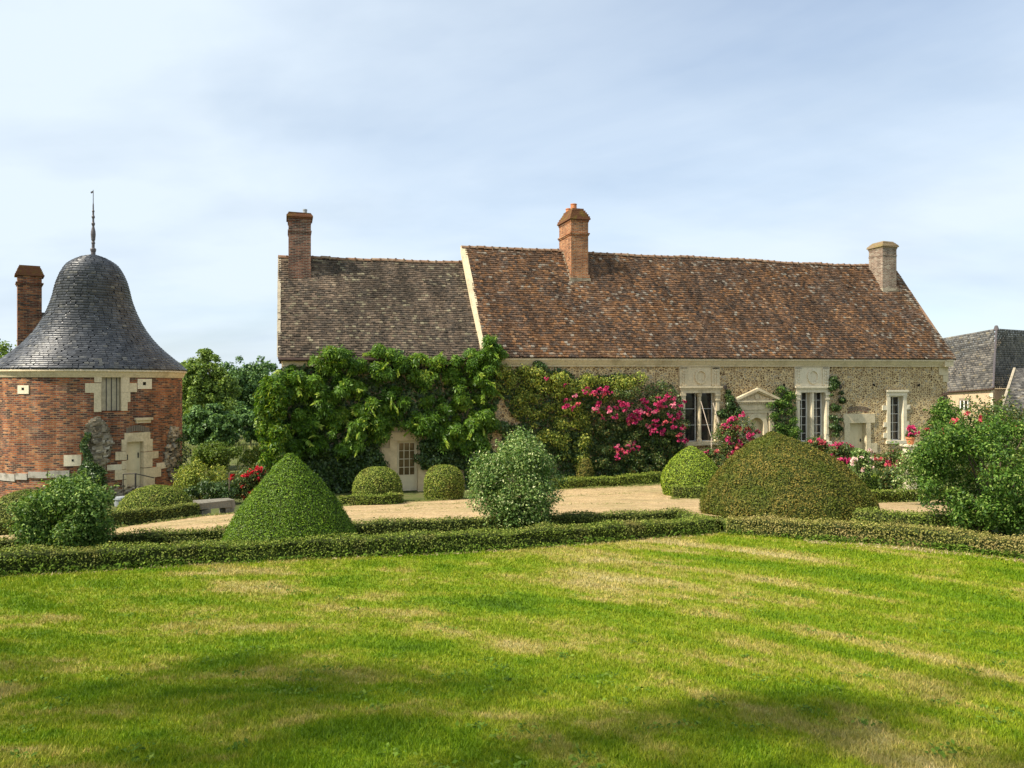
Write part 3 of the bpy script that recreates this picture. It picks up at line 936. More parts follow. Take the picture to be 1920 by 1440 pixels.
def tile_roof(name, s0, s1, eave, ridge, mat, parent, tw=0.155, cw=0.13, lich=0.10, seed=1, right_edge=0.0, back=True):
    """A tiled roof over house coordinates: every tile a real, slightly uneven slab."""
    rng = np.random.default_rng(seed)
    t0, t1 = -0.32, HALF
    slope = math.hypot(t1 - t0, ridge(s0) - eave(s0))
    nc = int(slope / cw); nt = int((s1 - s0) / tw) + 1
    I, J = np.meshgrid(np.arange(nc), np.arange(nt), indexing='ij')
    I = I.ravel(); J = J.ravel()
    n = len(I)
    a = s0 + (J - 0.5 * (I % 2)) * tw + rng.normal(0, 0.006, n)
    b = a + tw * 0.97
    a = np.clip(a, s0, s1); b = np.clip(b, s0, s1)
    v0 = I / nc + rng.normal(0, 0.0014, n); v1 = np.minimum((I + 1.35) / nc, 1.0)

    def pt(s, v, h):
        ez = eave(s); rz = ridge(s)
        t = t0 + (t1 - t0) * v
        sag = 0.07 * wob(s, v * 6, 0, 0.45, seed) * np.sin(PI * np.clip(v, 0, 1)) + 0.03 * wob(s, v * 6, 0, 1.3, seed + 2)
        z = ez + (rz - ez) * v
        ny, nz = -(ridge(s0) - eave(s0)) / slope, (t1 - t0) / slope
        return np.stack([s, t + ny * (h + sag), z + nz * (h + sag)], -1)
    lo = 0.040 + np.abs(rng.normal(0, 0.009, n)) + (rng.uniform(0, 1, n) > 0.98) * 0.025
    tilt = rng.normal(0, 0.006, n)
    V = np.empty((n, 6, 3))
    V[:, 0] = pt(a, v0, lo + tilt); V[:, 1] = pt(b, v0, lo - tilt)
    V[:, 2] = pt(b, v1, 0.006 + 0 * a); V[:, 3] = pt(a, v1, 0.006 + 0 * a)
    V[:, 4] = pt(a, v0, lo + tilt - 0.03); V[:, 5] = pt(b, v0, lo - tilt - 0.03)
    base = (np.arange(n) * 6)[:, None]
    Fc = np.concatenate([base + np.array([0, 1, 2, 3]), base + np.array([4, 5, 1, 0])], 1).reshape(-1)
    r = rng.uniform(0, 1, n)
    blotch = 0.16 * wob(a, I * cw, 0, 0.8, seed + 5)
    tc = np.ones((n, 6, 4))
    tc[:, :, 0] = np.clip(r * 0.85 + 0.08 + blotch, 0, 1)[:, None]
    tc[:, :, 1] = rng.uniform(0, 1, n)[:, None]
    li = (rng.uniform(0, 1, n) < lich * (1 + 2.0 * (v0 > 0.93) + 1.3 * wob(a, I * cw, 0, 0.5, seed + 9))) * rng.uniform(0.2, 1.0, n)
    if right_edge:
        li = np.maximum(li, (rng.uniform(0, 1, n) < 0.55 * np.exp(-(s1 - a) / right_edge)) * rng.uniform(0.2, 0.9, n))
    tc[:, :, 2] = li[:, None]
    V = V.reshape(-1, 3); tc = tc.reshape(-1, 4)
    # boarding below the tiles, and the back slope
    k = 24
    ss = np.linspace(s0, s1, k)
    fr = pt(ss, np.zeros(k), np.full(k, -0.03)); rg = pt(ss, np.ones(k), np.full(k, -0.03)); rg[:, 1] = t1
    bk = np.stack([ss, np.full(k, 2 * t1 + 0.3), eave(ss)], -1)
    nb = len(V)
    V = np.concatenate([V, fr, rg, bk])
    tc = np.concatenate([tc, np.tile((0.3, 0.5, 0.0, 1.0), (3 * k, 1))])
    ex = []
    for i in range(k - 1):
        ex += [nb + i, nb + i + 1, nb + k + i + 1, nb + k + i]
        ex += [nb + k + i, nb + k + i + 1, nb + 2 * k + i + 1, nb + 2 * k + i]
    Fc = np.r_[Fc, np.array(ex)]
    return link(name, mesh_np(name, V, Fc, 4, mat, tc), parent)


def ridge_line(name, s0, s1, ridge, parent, seed=0):
    """Half-round ridge tiles bedded in lumps of mortar."""
    mb = MB(); rng = random.Random(seed)
    s = s0
    while s < s1 - 0.05:
        e = min(s + 0.36, s1)
        z = ridge(s) - 0.01 + rng.uniform(-0.012, 0.018)
        r = 0.12 + rng.uniform(-0.008, 0.012)
        n = 6
        for k in range(n):
            a0, a1 = PI * k / n, PI * (k + 1) / n
            q = lambda a, x, rr: (x, HALF + rr * math.cos(a), z + rr * math.sin(a) - 0.02)
            mb.face([q(a0, s, r), q(a0, e - 0.01, r * 0.95), q(a1, e - 0.01, r * 0.95), q(a1, s, r)])
        mb.face([(s, HALF + r * math.cos(PI * k / n), z + r * math.sin(PI * k / n) - 0.02) for k in range(n + 1)])
        mb.box(e - 0.04, e + 0.03, HALF - r * 0.95, HALF + r * 0.95, z - 0.06, z + r - 0.025 + rng.uniform(-0.012, 0.012), jit=0.012)
        s = e
    return mb.build(name, M['ridge'], parent)


main_roof = tile_roof('roof', s_j - 0.02, s_e, m_eave, m_ridge, M['tile_red'], house, seed=3, lich=0.06, right_edge=0.7)
main_roof['label'] = 'steep roof of mottled red-brown clay tiles over the long main range'
wing_roof = tile_roof('roof', s_l - 0.12, s_j - 0.10, w_eave, w_ridge, M['tile_brown'], house, seed=5, lich=0.08)
wing_roof['label'] = 'lower roof of mossy dark brown clay tiles over the left wing'
ridge_line('ridge_tiles', s_j - 0.15, s_e, m_ridge, main_roof, 1)
ridge_line('ridge_tiles', s_l - 0.14, s_j - 0.12, w_ridge, wing_roof, 2)


def verge(name, s0, s1, eave, ridge, lift, parent, mat, thick=0.16):
    mb = MB(); n = 26
    for i in range(n):
        v0, v1 = i / n, (i + 1) / n
        tt = lambda v: -0.30 + (HALF + 0.30) * v
        zz = lambda v: eave(s0) + (ridge(s0) - eave(s0)) * v + lift
        j = lambda: random.uniform(-0.008, 0.008)
        mb.face([(s0 + j(), tt(v0), zz(v0)), (s1 + j(), tt(v0), zz(v0)), (s1 + j(), tt(v1), zz(v1)), (s0 + j(), tt(v1), zz(v1))])
        mb.face([(s0, tt(v1), zz(v1)), (s0, tt(v1), zz(v1) - thick), (s0, tt(v0), zz(v0) - thick), (s0, tt(v0), zz(v0))])
        mb.face([(s1, tt(v0), zz(v0)), (s1, tt(v0), zz(v0) - thick), (s1, tt(v1), zz(v1) - thick), (s1, tt(v1), zz(v1))])
    return mb.build(name, mat, parent)


# the gable of the main range standing above the wing roof, capped with lime mortar
verge('verge', s_j - 0.19, s_j + 0.06, m_eave, m_ridge, 0.075, main_roof, M['stone'], 0.35)
verge('verge', s_l - 0.15, s_l - 0.02, w_eave, w_ridge, 0.06, wing_roof, M['tile_edge'])
verge('verge', s_e - 0.10, s_e + 0.02, m_eave, m_ridge, 0.055, main_roof, M['ridge'])


def wall_grid(mb, u0, u1, v0, v1, holes, fn, depth, nu=0):
    us = {u0, u1}; vs = {v0, v1}
    for h in holes:
        us |= {h[0], h[1]}; vs |= {max(h[2], v0), min(h[3], v1)}
    if nu: us |= set(np.linspace(u0, u1, nu + 1))
    us = sorted(us); vs = sorted(vs)
    for i in range(len(us) - 1):
        for j in range(len(vs) - 1):
            a, b, c, d = us[i], us[i + 1], vs[j], vs[j + 1]
            if b - a < 1e-7 or d - c < 1e-7: continue
            mu, mv = (a + b) / 2, (c + d) / 2
            if any(h[0] < mu < h[1] and h[2] < mv < h[3] for h in holes): continue
            mb.face([fn(a, c, 0), fn(b, c, 0), fn(b, d, 0), fn(a, d, 0)], [(a, c), (b, c), (b, d), (a, d)])
    for h in holes:
        a, b, c, d = h
        for e in ([(a, c), (a, d)], [(b, d), (b, c)], [(a, d), (b, d)], [(b, c), (a, c)]):
            (p, q), (r, s) = e
            mb.face([fn(p, q, 0), fn(r, s, 0), fn(r, s, depth), fn(p, q, depth)], [(p, q), (r, s), (r + depth, s), (p + depth, q)])


def pr(x0, x1, y0, y1):
    """Pixel rectangle on the front wall to (s0, s1, z0, z1)."""
    ym = (y0 + y1) / 2; xm = (x0 + x1) / 2
    return (W(x0, ym)[0], W(x1, ym)[0], W(xm, y1)[1], W(xm, y0)[1])


def grow(r, k):
    return (r[0] - k, r[1] + k, r[2] - k, r[3] + k)


op_w1 = pr(1283, 1341, 736, 828)
op_w2 = pr(1498, 1547, 735, 828)
op_w3 = pr(1668, 1693, 743, 826)
op_dr = pr(1592, 1624, 793, 853)
op_pt = pr(1403, 1430, 783, 850)
op_dl = pr(744, 784, 826, 921)
fl = lambda u, v, d: (u, d, v)

# ---- main wall
mb = MB()
ztop = lambda s: m_eave(s) - 0.02
zt = min(ztop(s_j), ztop(s_we))
wall_grid(mb, s_j, s_we, -0.6, zt, [grow(op_w1, .06), grow(op_w2, .06), grow(op_w3, .06), grow(op_dr, .06), grow(op_pt, .05)], fl, 0.34)
for s, sgn in ((s_we, 1), (s_j, -1)):
    q = [(s, 0, -0.6), (s, 2 * HALF, -0.6), (s, 2 * HALF, zt), (s, HALF, m_ridge(s) - 0.05), (s, 0, zt)]
    mb.face(q if sgn > 0 else q[::-1])
mb.face([(s_we, 2 * HALF, -0.6), (s_j, 2 * HALF, -0.6), (s_j, 2 * HALF, zt), (s_we, 2 * HALF, zt)])
mb.face([(s_j, 0.5, -0.6), (s_we, 0.5, -0.6), (s_we, 0.5, zt), (s_j, 0.5, zt)])
wall = mb.build('wall', M['flint'], house); wall['label'] = 'flint rubble front wall of the main range in cream mortar'
# ---- wing wall
mb = MB()
zt2 = min(w_eave(0), w_eave(s_j)) - 0.02
wall_grid(mb, 0, s_j, -0.6, zt2, [grow(op_dl, .06)], fl, 0.34)
mb.face([(0, 2 * HALF, -0.6), (0, 0, -0.6), (0, 0, zt2), (0, HALF, w_ridge(0) - 0.05), (0, 2 * HALF, zt2)])
mb.face([(s_j, 2 * HALF, -0.6), (0, 2 * HALF, -0.6), (0, 2 * HALF, zt2), (s_j, 2 * HALF, zt2)])
mb.face([(0, 0.5, -0.6), (s_j, 0.5, -0.6), (s_j, 0.5, zt2), (0, 0.5, zt2)])
wwall = mb.build('wall', M['plaster'], house); wwall['label'] = 'ochre rendered wall of the left wing under the wisteria'

# ---- cornice, quoins
mb = MB()
n = 30
for i in range(n):
    a = s_j + 0.05 + (s_e - s_j - 0.35) * i / n; b = s_j + 0.05 + (s_e - s_j - 0.35) * (i + 1) / n
    z = lambda s, o: m_eave(s) + o
    prof = [(-0.27, -0.03), (-0.27, -0.115), (-0.225, -0.115), (-0.20, -0.17), (-0.13, -0.29), (-0.10, -0.31), (-0.10, -0.37), (0.02, -0.37)]
    for (ta, za), (tb, zb) in zip(prof[:-1], prof[1:]):
        mb.face([(a, tb, z(a, zb)), (b, tb, z(b, zb)), (b, ta, z(b, za)), (a, ta, z(a, za))])
    mb.face([(a, -0.27, z(a, -0.03)), (b, -0.27, z(b, -0.03)), (b, 0.02, z(b, -0.03)), (a, 0.02, z(a, -0.03))])
mb.build('cornice', M['stone'], house)
mb = MB()
ze = m_eave(s_we)
mb.box(s_we - 0.42, s_we + 0.10, -0.29, 0.4, ze - 0.37, ze - 0.10).box(s_we - 0.34, s_we + 0.14, -0.32, 0.4, ze - 0.10, ze - 0.035)
zq = ze - 0.375
for k in range(4):
    h = 0.42 if k == 0 else 0.34
    wdt = 0.55 if k % 2 == 0 else 0.30
    if k < 2: mb.box(s_we - wdt, s_we + 0.04, -0.04, wdt + 0.1, zq - h, zq - 0.012, jit=0.008)
    zq -= h
mb.build('corner_stones', M['stone'], house)
mb = MB()
rr = random.Random(4)
for k in range(11):
    z1 = zq + 0.15 - k * 0.16
    mb.box(s_we - rr.uniform(0.25, 0.6), s_we + 0.03 + rr.uniform(0, .03), -0.05, 0.4, z1 - 0.13, z1, jit=0.025)
mb.build('corner_rubble', M['brick_dark'], house)
# wing: thin band and gutter
mb = MB()
for i in range(12):
    a = 0.02 + (s_j - 0.1) * i / 12; b = 0.02 + (s_j - 0.1) * (i + 1) / 12
    mb.box(a, b, -0.16, 0.02, w_eave(a) - 0.30, w_eave(a) - 0.06)
mb.build('cornice', M['stone'], house)
mb = MB().tube([(s_l - 0.1 + (s_j - 0.1) * i / 10, -0.39 + 0.01 * math.sin(i), w_eave(s_j * i / 10) - 0.045 - 0.006 * math.sin(i * 1.7)) for i in range(11)], 0.065, 8)
mb.build('gutter', M['gutter'], house)
# dark putlog holes in the flint
for px, py in ((1470, 722), (1638, 722), (1722, 722)):
    s, z = W(px, py)
    MB().box(s - 0.07, s + 0.07, -0.004, 0.03, z - 0.07, z + 0.06, jit=0.02).build('putlog_hole', M['hole'], house)
# brick-on-edge relieving arch above the right door
mb = MB()
for k in range(17):
    f = k / 16 - 0.5
    s, z = W(1609 + f * 38, 766 + 14 * f * f)
    c, sn = math.cos(f * 0.55), math.sin(f * 0.55)
    hh = 0.13 + random.uniform(-.02, .02)
    mb.box(-0.018, 0.018, -0.012, 0.02, -hh, hh, fn=lambda x, y, zz, s=s, z=z, c=c, sn=sn: (s + x * c + zz * sn, y, z - x * sn + zz * c))
mb.build('relieving_arch', M['brick_dark'], house)


# ---- windows, doors, portal
def sbox(mb, x0, x1, y0, y1, t0, t1, jit=0.0):
    a, b, c, d = pr(x0, x1, y0, y1)
    return mb.box(a, b, t0, t1, c, d, jit=jit)


def glazing(op, cols, rows, parent_name, t=0.26, bar=0.022, edge=0.045, side=None):
    """White glazing bars with panes behind."""
    a, b, c, d = op
    fr = MB()
    for k in range(cols + 1):
        s = a + (b - a) * k / cols
        w = edge if k in (0, cols) else bar
        x0 = s if k == 0 else (s - w if k == cols else s - w / 2)
        fr.box(x0, x0 + w, t - 0.03, t + 0.015, c, d)
    for k in range(rows + 1):
        z = c + (d - c) * k / rows
        w = edge if k in (0, rows) else bar
        z0 = z if k == 0 else (z - w if k == rows else z - w / 2)
        fr.box(a + 0.002, b - 0.002, t - 0.027, t + 0.012, z0 + 0.002, z0 + w - 0.002)
    pn = MB().box(a + 0.001, b - 0.001, t + 0.02, t + 0.03, c + 0.001, d - 0.001)
    return fr, pn


def ring(mb, s, z, r0, r1, t0, t1, n=28, sx=1.0, bumpy=0.0):
    for k in range(n):
        a0, a1 = 2 * PI * k / n, 2 * PI * (k + 1) / n
        w0 = 1 + bumpy * (k % 2); w1 = 1 + bumpy * ((k + 1) % 2)
        q = lambda a, r, t, w: (s + sx * r * w * math.cos(a), t, z + r * w * math.sin(a))
        mb.face([q(a0, r0, t0, 1), q(a0, r1, t0, w0), q(a1, r1, t0, w1), q(a1, r0, t0, 1)])
        mb.face([q(a0, r1, t0, w0), q(a0, r1, t1, w0), q(a1, r1, t1, w1), q(a1, r1, t0, w1)])
        mb.face([q(a1, r0, t0, 1), q(a1, r0, t1, 1), q(a0, r0, t1, 1), q(a0, r0, t0, 1)])


def renaissance_window(op, xl, xr, ytop, ylint, mat, pillar_round):
    """Tall two-light window: carved panel with a wreath above, entablature, jambs and a stone mullion."""
    a, b, c, d = op
    mid = (a + b) / 2
    st = MB()
    _, _, zl0, zl1 = pr(xl, xr, ylint, ylint + 12)
    so, se, zp0, zp1 = pr(xl, xr, ytop, ylint)
    zl1 = zp0; zl0 = d
    # jambs with caps
    jw = (W(xr, 760)[0] - b)
    for s0, s1 in ((a - jw, a + 0.012), (b - 0.012, b + jw)):
        st.box(s0, s1, -0.06, 0.33, c, d - 0.02)
        st.box(s0 + jw * 0.2, s1 - jw * 0.2, -0.085, -0.055, c + 0.35, d - 0.45)
        st.box(s0 - 0.03, s1 + 0.01, -0.11, 0.1, d - 0.36, d - 0.31)
        st.box(s0 - 0.015, s1 + 0.005, -0.095, 0.1, d - 0.31, d - 0.14)
        st.box(s0 - 0.045, s1 + 0.015, -0.125, 0.1, d - 0.14, d - 0.022)
    # entablature
    hE = zl1 - zl0
    st.box(a - jw - 0.02, b + jw + 0.02, -0.09, 0.34, zl0 - 0.02, zl0 + hE * 0.45)
    st.box(a - jw - 0.05, b + jw + 0.05, -0.13, 0.05, zl0 + hE * 0.45, zl0 + hE * 0.72)
    st.box(a - jw - 0.10, b + jw + 0.10, -0.18, 0.05, zl0 + hE * 0.72, zl1)
    # panel with side strips
    st.box(so, se, -0.05, 0.05, zl1, zp1)
    pw = (se - so)
    for s0, s1 in ((so + 0.02, so + pw * 0.20), (se - pw * 0.20, se - 0.02)):
        st.box(s0, s1, -0.10, -0.045, zl1 + 0.02, zp1 - 0.015)
        st.box(s0 - 0.02, s1 + 0.02, -0.10, -0.045, zp1 - 0.10, zp1 - 0.01)
        for k in range(6):     # carved foliage on the strips
            zz = zl1 + 0.06 + (zp1 - zl1 - 0.22) * k / 5
            for sg in (-1, 1):
                st.box(-0.03, 0.03, -0.012, 0.004, -0.05, 0.05,
                       fn=lambda x, y, z, zz=zz, sg=sg, m=(s0 + s1) / 2: (m + sg * 0.055 + x * 0.8 + sg * z * 0.5, -0.105 + y * 2, zz + z - sg * x * 0.5))
    # sill
    st.box(a - jw - 0.08, b + jw + 0.08, -0.16, 0.33, c - 0.16, c + 0.003)
    surround = st.build('stone_surround', mat, house)
    w = MB(); r = (zp1 - zl1) * 0.36
    ring(w, mid, (zp1 + zl1) / 2 - 0.01, r * 0.80, r, -0.115, -0.045, 32, 0.92, 0.07)
    ring(w, mid, (zp1 + zl1) / 2 - 0.01, 0.001, r * 0.5, -0.056, -0.045, 24, 0.92)
    w.build('wreath', mat, surround)
    ml = MB()
    mw = 0.105
    if pillar_round:
        ml.lathe(mid, 0.06, [(0.12, c), (0.12, c + 0.1), (0.095, c + 0.14), (0.09, d - 0.2), (0.115, d - 0.16), (0.12, d - 0.02)], 14)
    else:
        ml.box(mid - mw, mid + mw, -0.02, 0.32, c, d)
        ml.box(mid - mw * 0.55, mid + mw * 0.55, -0.055, -0.015, c, d)
    ml.build('mullion', mat, surround, smooth=pillar_round)
    return (a + 0.012, mid - mw), (mid + mw, b - 0.012), surround


L, R_, sur = renaissance_window(op_w2, 1488, 1553, 688, 724, M['stone_pale'], False)
for lt in (L, R_):
    fr, pn = glazing((lt[0], lt[1], op_w2[2], op_w2[3]), 2, 6, 'window')
    f = fr.build('window', M['white_wood'], house)
    pn.build('pane', M['glass'], f)
L, R_, sur = renaissance_window(op_w1, 1272, 1348, 688, 724, M['stone'], True)
for lt in (L, R_):
    fr, pn = glazing((lt[0] - (0 if lt is L else .03), lt[1] + (0.03 if lt is L else 0), op_w1[2], op_w1[3]), 1, 3, 'window', bar=0.02, edge=0.03)
    f = fr.build('window', M['white_wood'], house)
    pn.build('pane', M['glass'], f)

# small window on the right
a, b, c, d = op_w3
fr, pn = glazing((a + 0.01, b - 0.01, c, d), 2, 5, 'window')
f = fr.build('window', M['white_wood'], house)
pn.build('pane', M['glass'], f)
st = MB()
jw = 0.19
for s0, s1 in ((a - jw, a + 0.012), (b - 0.012, b + jw)):
    st.box(s0, s1, -0.05, 0.33, c, d)
st.box(a - jw - 0.03, b + jw + 0.03, -0.055, 0.33, d, d + 0.22)
st.box(a - jw - 0.05, b + jw + 0.05, -0.12, 0.02, d + 0.22, d + 0.31)
st.box(a - jw + 0.06, b + jw - 0.06, -0.075, 0.0, d + 0.04, d + 0.075)
for zf, e in ((0.80, 0.26), (0.42, 0.18), (0.18, 0.20)):
    zz = c + (d - c) * zf
    st.box(a - jw - e, a - jw, -0.045, 0.03, zz - 0.24, zz, jit=0.008)
    st.box(b + jw, b + jw + e * 0.8, -0.045, 0.03, zz - 0.22, zz + 0.02, jit=0.008)
st.box(a - jw - 0.05, b + jw + 0.05, -0.10, 0.33, c - 0.14, c)
st.build('stone_surround', M['stone_pale'], f)

# right door in its stone frame
a, b, c, d = op_dr
dr = MB().box(a, b, 0.24, 0.28, c - 0.6, d)
for k in range(1, 4):
    dr.box(a + (b - a) * k / 4 - 0.006, a + (b - a) * k / 4 + 0.006, 0.232, 0.241, c - 0.6, d - 0.02)
dr.box(a + .02, b - .02, 0.225, 0.241, d - 0.16, d - 0.10)
door = dr.build('door', M['paint'], house); door['label'] = 'low cream plank door at the right end of the house'
MB().box(b - 0.16, b - 0.12, 0.19, 0.24, c + 0.62, c + 0.76).build('handle', M['iron'], door)
st = MB()
st.box(a - 0.36, b + 0.48, -0.05, 0.33, d, d + 0.44)
for s0, s1 in ((a - 0.30, a + 0.012), (b - 0.012, b + 0.24)):
    st.box(s0, s1, -0.045, 0.33, c - 0.6, d)
st.box(b + 0.24, b + 0.62, -0.04, 0.03, c + 0.1, c + 0.55, jit=0.008)
st.box(a - 0.5, a - 0.3, -0.04, 0.03, c + 0.3, c + 0.72, jit=0.008)
st.build('stone_surround', M['stone'], door)

# left door with glazed top
a, b, c, d = op_dl
hD = d - c
zs = c + hD * 0.30
fr, pn = glazing((a + 0.09, b - 0.09, zs, d - 0.09), 3, 4, 'door', t=0.22, bar=0.028, edge=0.03)
for s0, s1 in ((a, a + 0.09), (b - 0.09, b)):
    fr.box(s0, s1, 0.17, 0.26, c, d)
fr.box(a + .09, b - .09, 0.17, 0.26, d - 0.09, d).box(a + .09, b - .09, 0.17, 0.26, c, zs)
for k in (0, 1):
    w = (b - a - 0.18) / 2
    x0 = a + 0.09 + k * w
    fr.box(x0 + 0.05, x0 + w - 0.05, 0.155, 0.172, c + 0.08, zs - 0.08)
door = fr.build('door', M['paint'], house); door['label'] = 'cream half-glazed door of the left wing with a grid of small panes'
pn.build('pane', plain('curtained_glass', (0.16, 0.11, 0.05), 0.1, 0.5, 0.3, 2.0), door)
st = MB()
st.box(a - 0.35, b + 0.30, -0.05, 0.33, d, d + 0.34)
for s0, s1 in ((a - 0.28, a + 0.006), (b - 0.006, b + 0.26)):
    st.box(s0, s1, -0.045, 0.33, c - 0.3, d)
st.box(a - 0.62, a - 0.28, -0.04, 0.03, c + hD * .55, c + hD * .86, jit=0.01).box(a - 0.5, a - 0.28, -0.04, 0.03, c + hD * .1, c + hD * .35, jit=0.01)
st.box(b + 0.26, b + 0.45, -0.04, 0.03, c + hD * .2, c + hD * .5, jit=0.01)
st.build('stone_surround', plain('ochre_stone', (0.60, 0.46, 0.27), 0.9, 0.1, 0.15, 4, bmp=0.2), door)

# portal: arched doorway under a pediment
a, b, c, d = op_pt
mid = (a + b) / 2
ri = (b - a) / 2
zsp = d - ri
ro = ri + 0.20
po = MB()
n = 14
for k in range(n):          # arch ring
    a0, a1 = PI * k / n, PI * (k + 1) / n
    q = lambda an, r, t: (mid + r * math.cos(an), t, zsp + r * math.sin(an))
    po.face([q(a0, ri, -0.10), q(a0, ro, -0.10), q(a1, ro, -0.10), q(a1, ri, -0.10)])
    po.face([q(a0, ri, 0.33), q(a0, ri, -0.10), q(a1, ri, -0.10), q(a1, ri, 0.33)])
    po.face([q(a0, ro, -0.10), q(a0, ro, -0.05), q(a1, ro, -0.05), q(a1, ro, -0.10)])
    # spandrel plate
    xe = lambda an: (mid + (ro + 0.02) * max(-1, min(1, 1.25 * math.cos(an))), -0.05, d + 0.22)
    po.face([q(a0, ro, -0.05), xe(a0), xe(a1), q(a1, ro, -0.05)])
pwid = 0.36
for s0, s1 in ((mid - ro - pwid, mid - ri), (mid + ri, mid + ro + pwid)):
    po.box(s0, s1, -0.06, 0.33, c - 0.3, zsp)
    inner = (s1 - 0.20, s1) if s0 < mid else (s0, s0 + 0.20)
    po.box(inner[0], inner[1], -0.10, -0.055, c - 0.3, zsp)
for sg in (-1, 1):
    x0, x1 = sorted((mid + sg * (ro + 0.05), mid + sg * (ro + pwid)))
    po.box(x0, x1, -0.075, 0.02, zsp, d + 0.22)
    po.box(x0 + 0.03, x1 - 0.03, -0.125, -0.06, c - 0.3, d + 0.14)
    po.box(x0, x1, -0.15, -0.06, d + 0.10, d + 0.22)
z0 = d + 0.22
half = ro + pwid
po.box(mid - half, mid + half, -0.10, 0.05, z0, z0 + 0.14)
po.box(mid - half - 0.03, mid + half + 0.03, -0.14, 0.05, z0 + 0.14, z0 + 0.18)
po.box(mid - half + 0.01, mid + half - 0.01, -0.11, 0.05, z0 + 0.18, z0 + 0.42)
portal = po.build('portal', M['stone'], house)
portal['label'] = 'arched stone doorway under a small pediment'
pe = MB()
zt_ = z0 + 0.42
hp = half + 0.18
for k in range(22):          # dentils
    s = mid - hp + 0.10 + (2 * hp - 0.2) * k / 21
    pe.box(s - 0.032, s + 0.032, -0.19, -0.10, zt_, zt_ + 0.07)
pe.box(mid - half - 0.02, mid + half + 0.02, -0.12, 0.05, zt_, zt_ + 0.075)
pe.box(mid - hp, mid + hp, -0.24, 0.05, zt_ + 0.075, zt_ + 0.15)
zap = W(1416, 730)[1]
z1 = zt_ + 0.15
rise = zap - z1
pe.face([(mid - hp + 0.1, -0.07, z1), (mid + hp - 0.1, -0.07, z1), (mid, -0.07, zap - 0.12)])
for sg in (-1, 1):
    x_out = mid + sg * (hp + 0.03)
    for (t0, dz0, dz1) in ((-0.26, 0.0, 0.10), (-0.20, -0.06, 0.005)):
        A = [(x_out, z1 + dz0 * 1.0), (mid, zap + dz0 - 0.06), (mid, zap + dz1 - 0.03), (x_out, z1 + dz1)]
        f1 = [(x, t0, z) for x, z in A]; f2 = [(x, 0.05, z) for x, z in A]
        pe.face(f1 if sg > 0 else f1[::-1])
        for i in range(4):
            j = (i + 1) % 4
            pe.face([f1[i], f2[i], f2[j], f1[j]])
ring(pe, mid, z1 + rise * 0.36, 0.001, 0.13, -0.11, -0.06, 16)
for sg in (-1, 1):
    for k in range(4):
        xx = mid + sg * (0.24 + 0.17 * k); zz = z1 + 0.08 + 0.02 * (3 - k)
        pe.box(xx - 0.07, xx + 0.07, -0.10, -0.06, zz - 0.04, zz + 0.06 * (1.4 - k * 0.3), jit=0.02)
pe.build('pediment', M['stone'], portal)
dl = MB().box(a, b, 0.22, 0.27, c - 0.3, d - 0.001)
dl.box(mid - 0.008, mid + 0.008, 0.212, 0.221, c - 0.3, d - 0.05)
dl.build('door', M['paint'], portal)


# ---- chimneys
def chimney(name, s0, s1, t0, t1, zb, ztop, mat, parent, label, taper=0.45, capmat=None, bands=((0.30, 0.06, 0.05),), base=0.22, cap_h=0.42):
    """Brick stack with string bands and a mossy sloping cap."""
    mb = MB()
    zc = ztop - cap_h
    mb.box(s0, s1, t0, t1, zb, zc)
    for dz, pr_, h in bands:
        mb.box(s0 - pr_, s1 + pr_, t0 - pr_, t1 + pr_, zc - dz - h, zc - dz)
        mb.box(s0 - pr_ * .5, s1 + pr_ * .5, t0 - pr_ * .5, t1 + pr_ * .5, zc - dz - h * 2, zc - dz - h)
    if base:
        z = zb + base
        mb.box(s0 - 0.06, s1 + 0.06, t0 - 0.06, t1 + 0.02, zb - 0.2, z, jit=0.012)
    o = mb.build(name, mat, parent)
    o['label'] = label
    cb = MB()
    e = 0.085
    cb.box(s0 - e, s1 + e, t0 - e, t1 + e, zc, zc + 0.07)
    cb.box(s0 - e * .4, s1 + e * .4, t0 - e * .4, t1 + e * .4, zc - 0.07, zc)
    k = 5
    for i in range(k):
        f0 = 1 - i / k * taper
        cs, ct = (s0 + s1) / 2, (t0 + t1) / 2
        hs, ht = (s1 - s0) / 2 * f0 + 0.06 * (1 - i / k), (t1 - t0) / 2 * (1 - i / k * taper * 0.7) + 0.06 * (1 - i / k)
        za = zc + 0.07 + (cap_h - 0.07) * i / k; zb_ = zc + 0.07 + (cap_h - 0.07) * (i + 1) / k
        cb.box(cs - hs, cs + hs, ct - ht, ct + ht, za, zb_, jit=0.008)
    cb.build('chimney_cap', capmat or M['lichen_brick'], o)
    return o


def roofz(s, t, eave, ridge):
    return eave(s) + (ridge(s) - eave(s)) * (t + 0.32) / (HALF + 0.32)


def px_chim(x0, x1, tf, td, ytop, eave, ridge):
    s0 = W(x0, 480, tf)[0]; s1 = W(x1, 480, tf)[0]
    zt = W((x0 + x1) / 2, ytop, tf)[1]
    return s0, s1, tf, tf + td, roofz((s0 + s1) / 2, tf, eave, ridge), zt


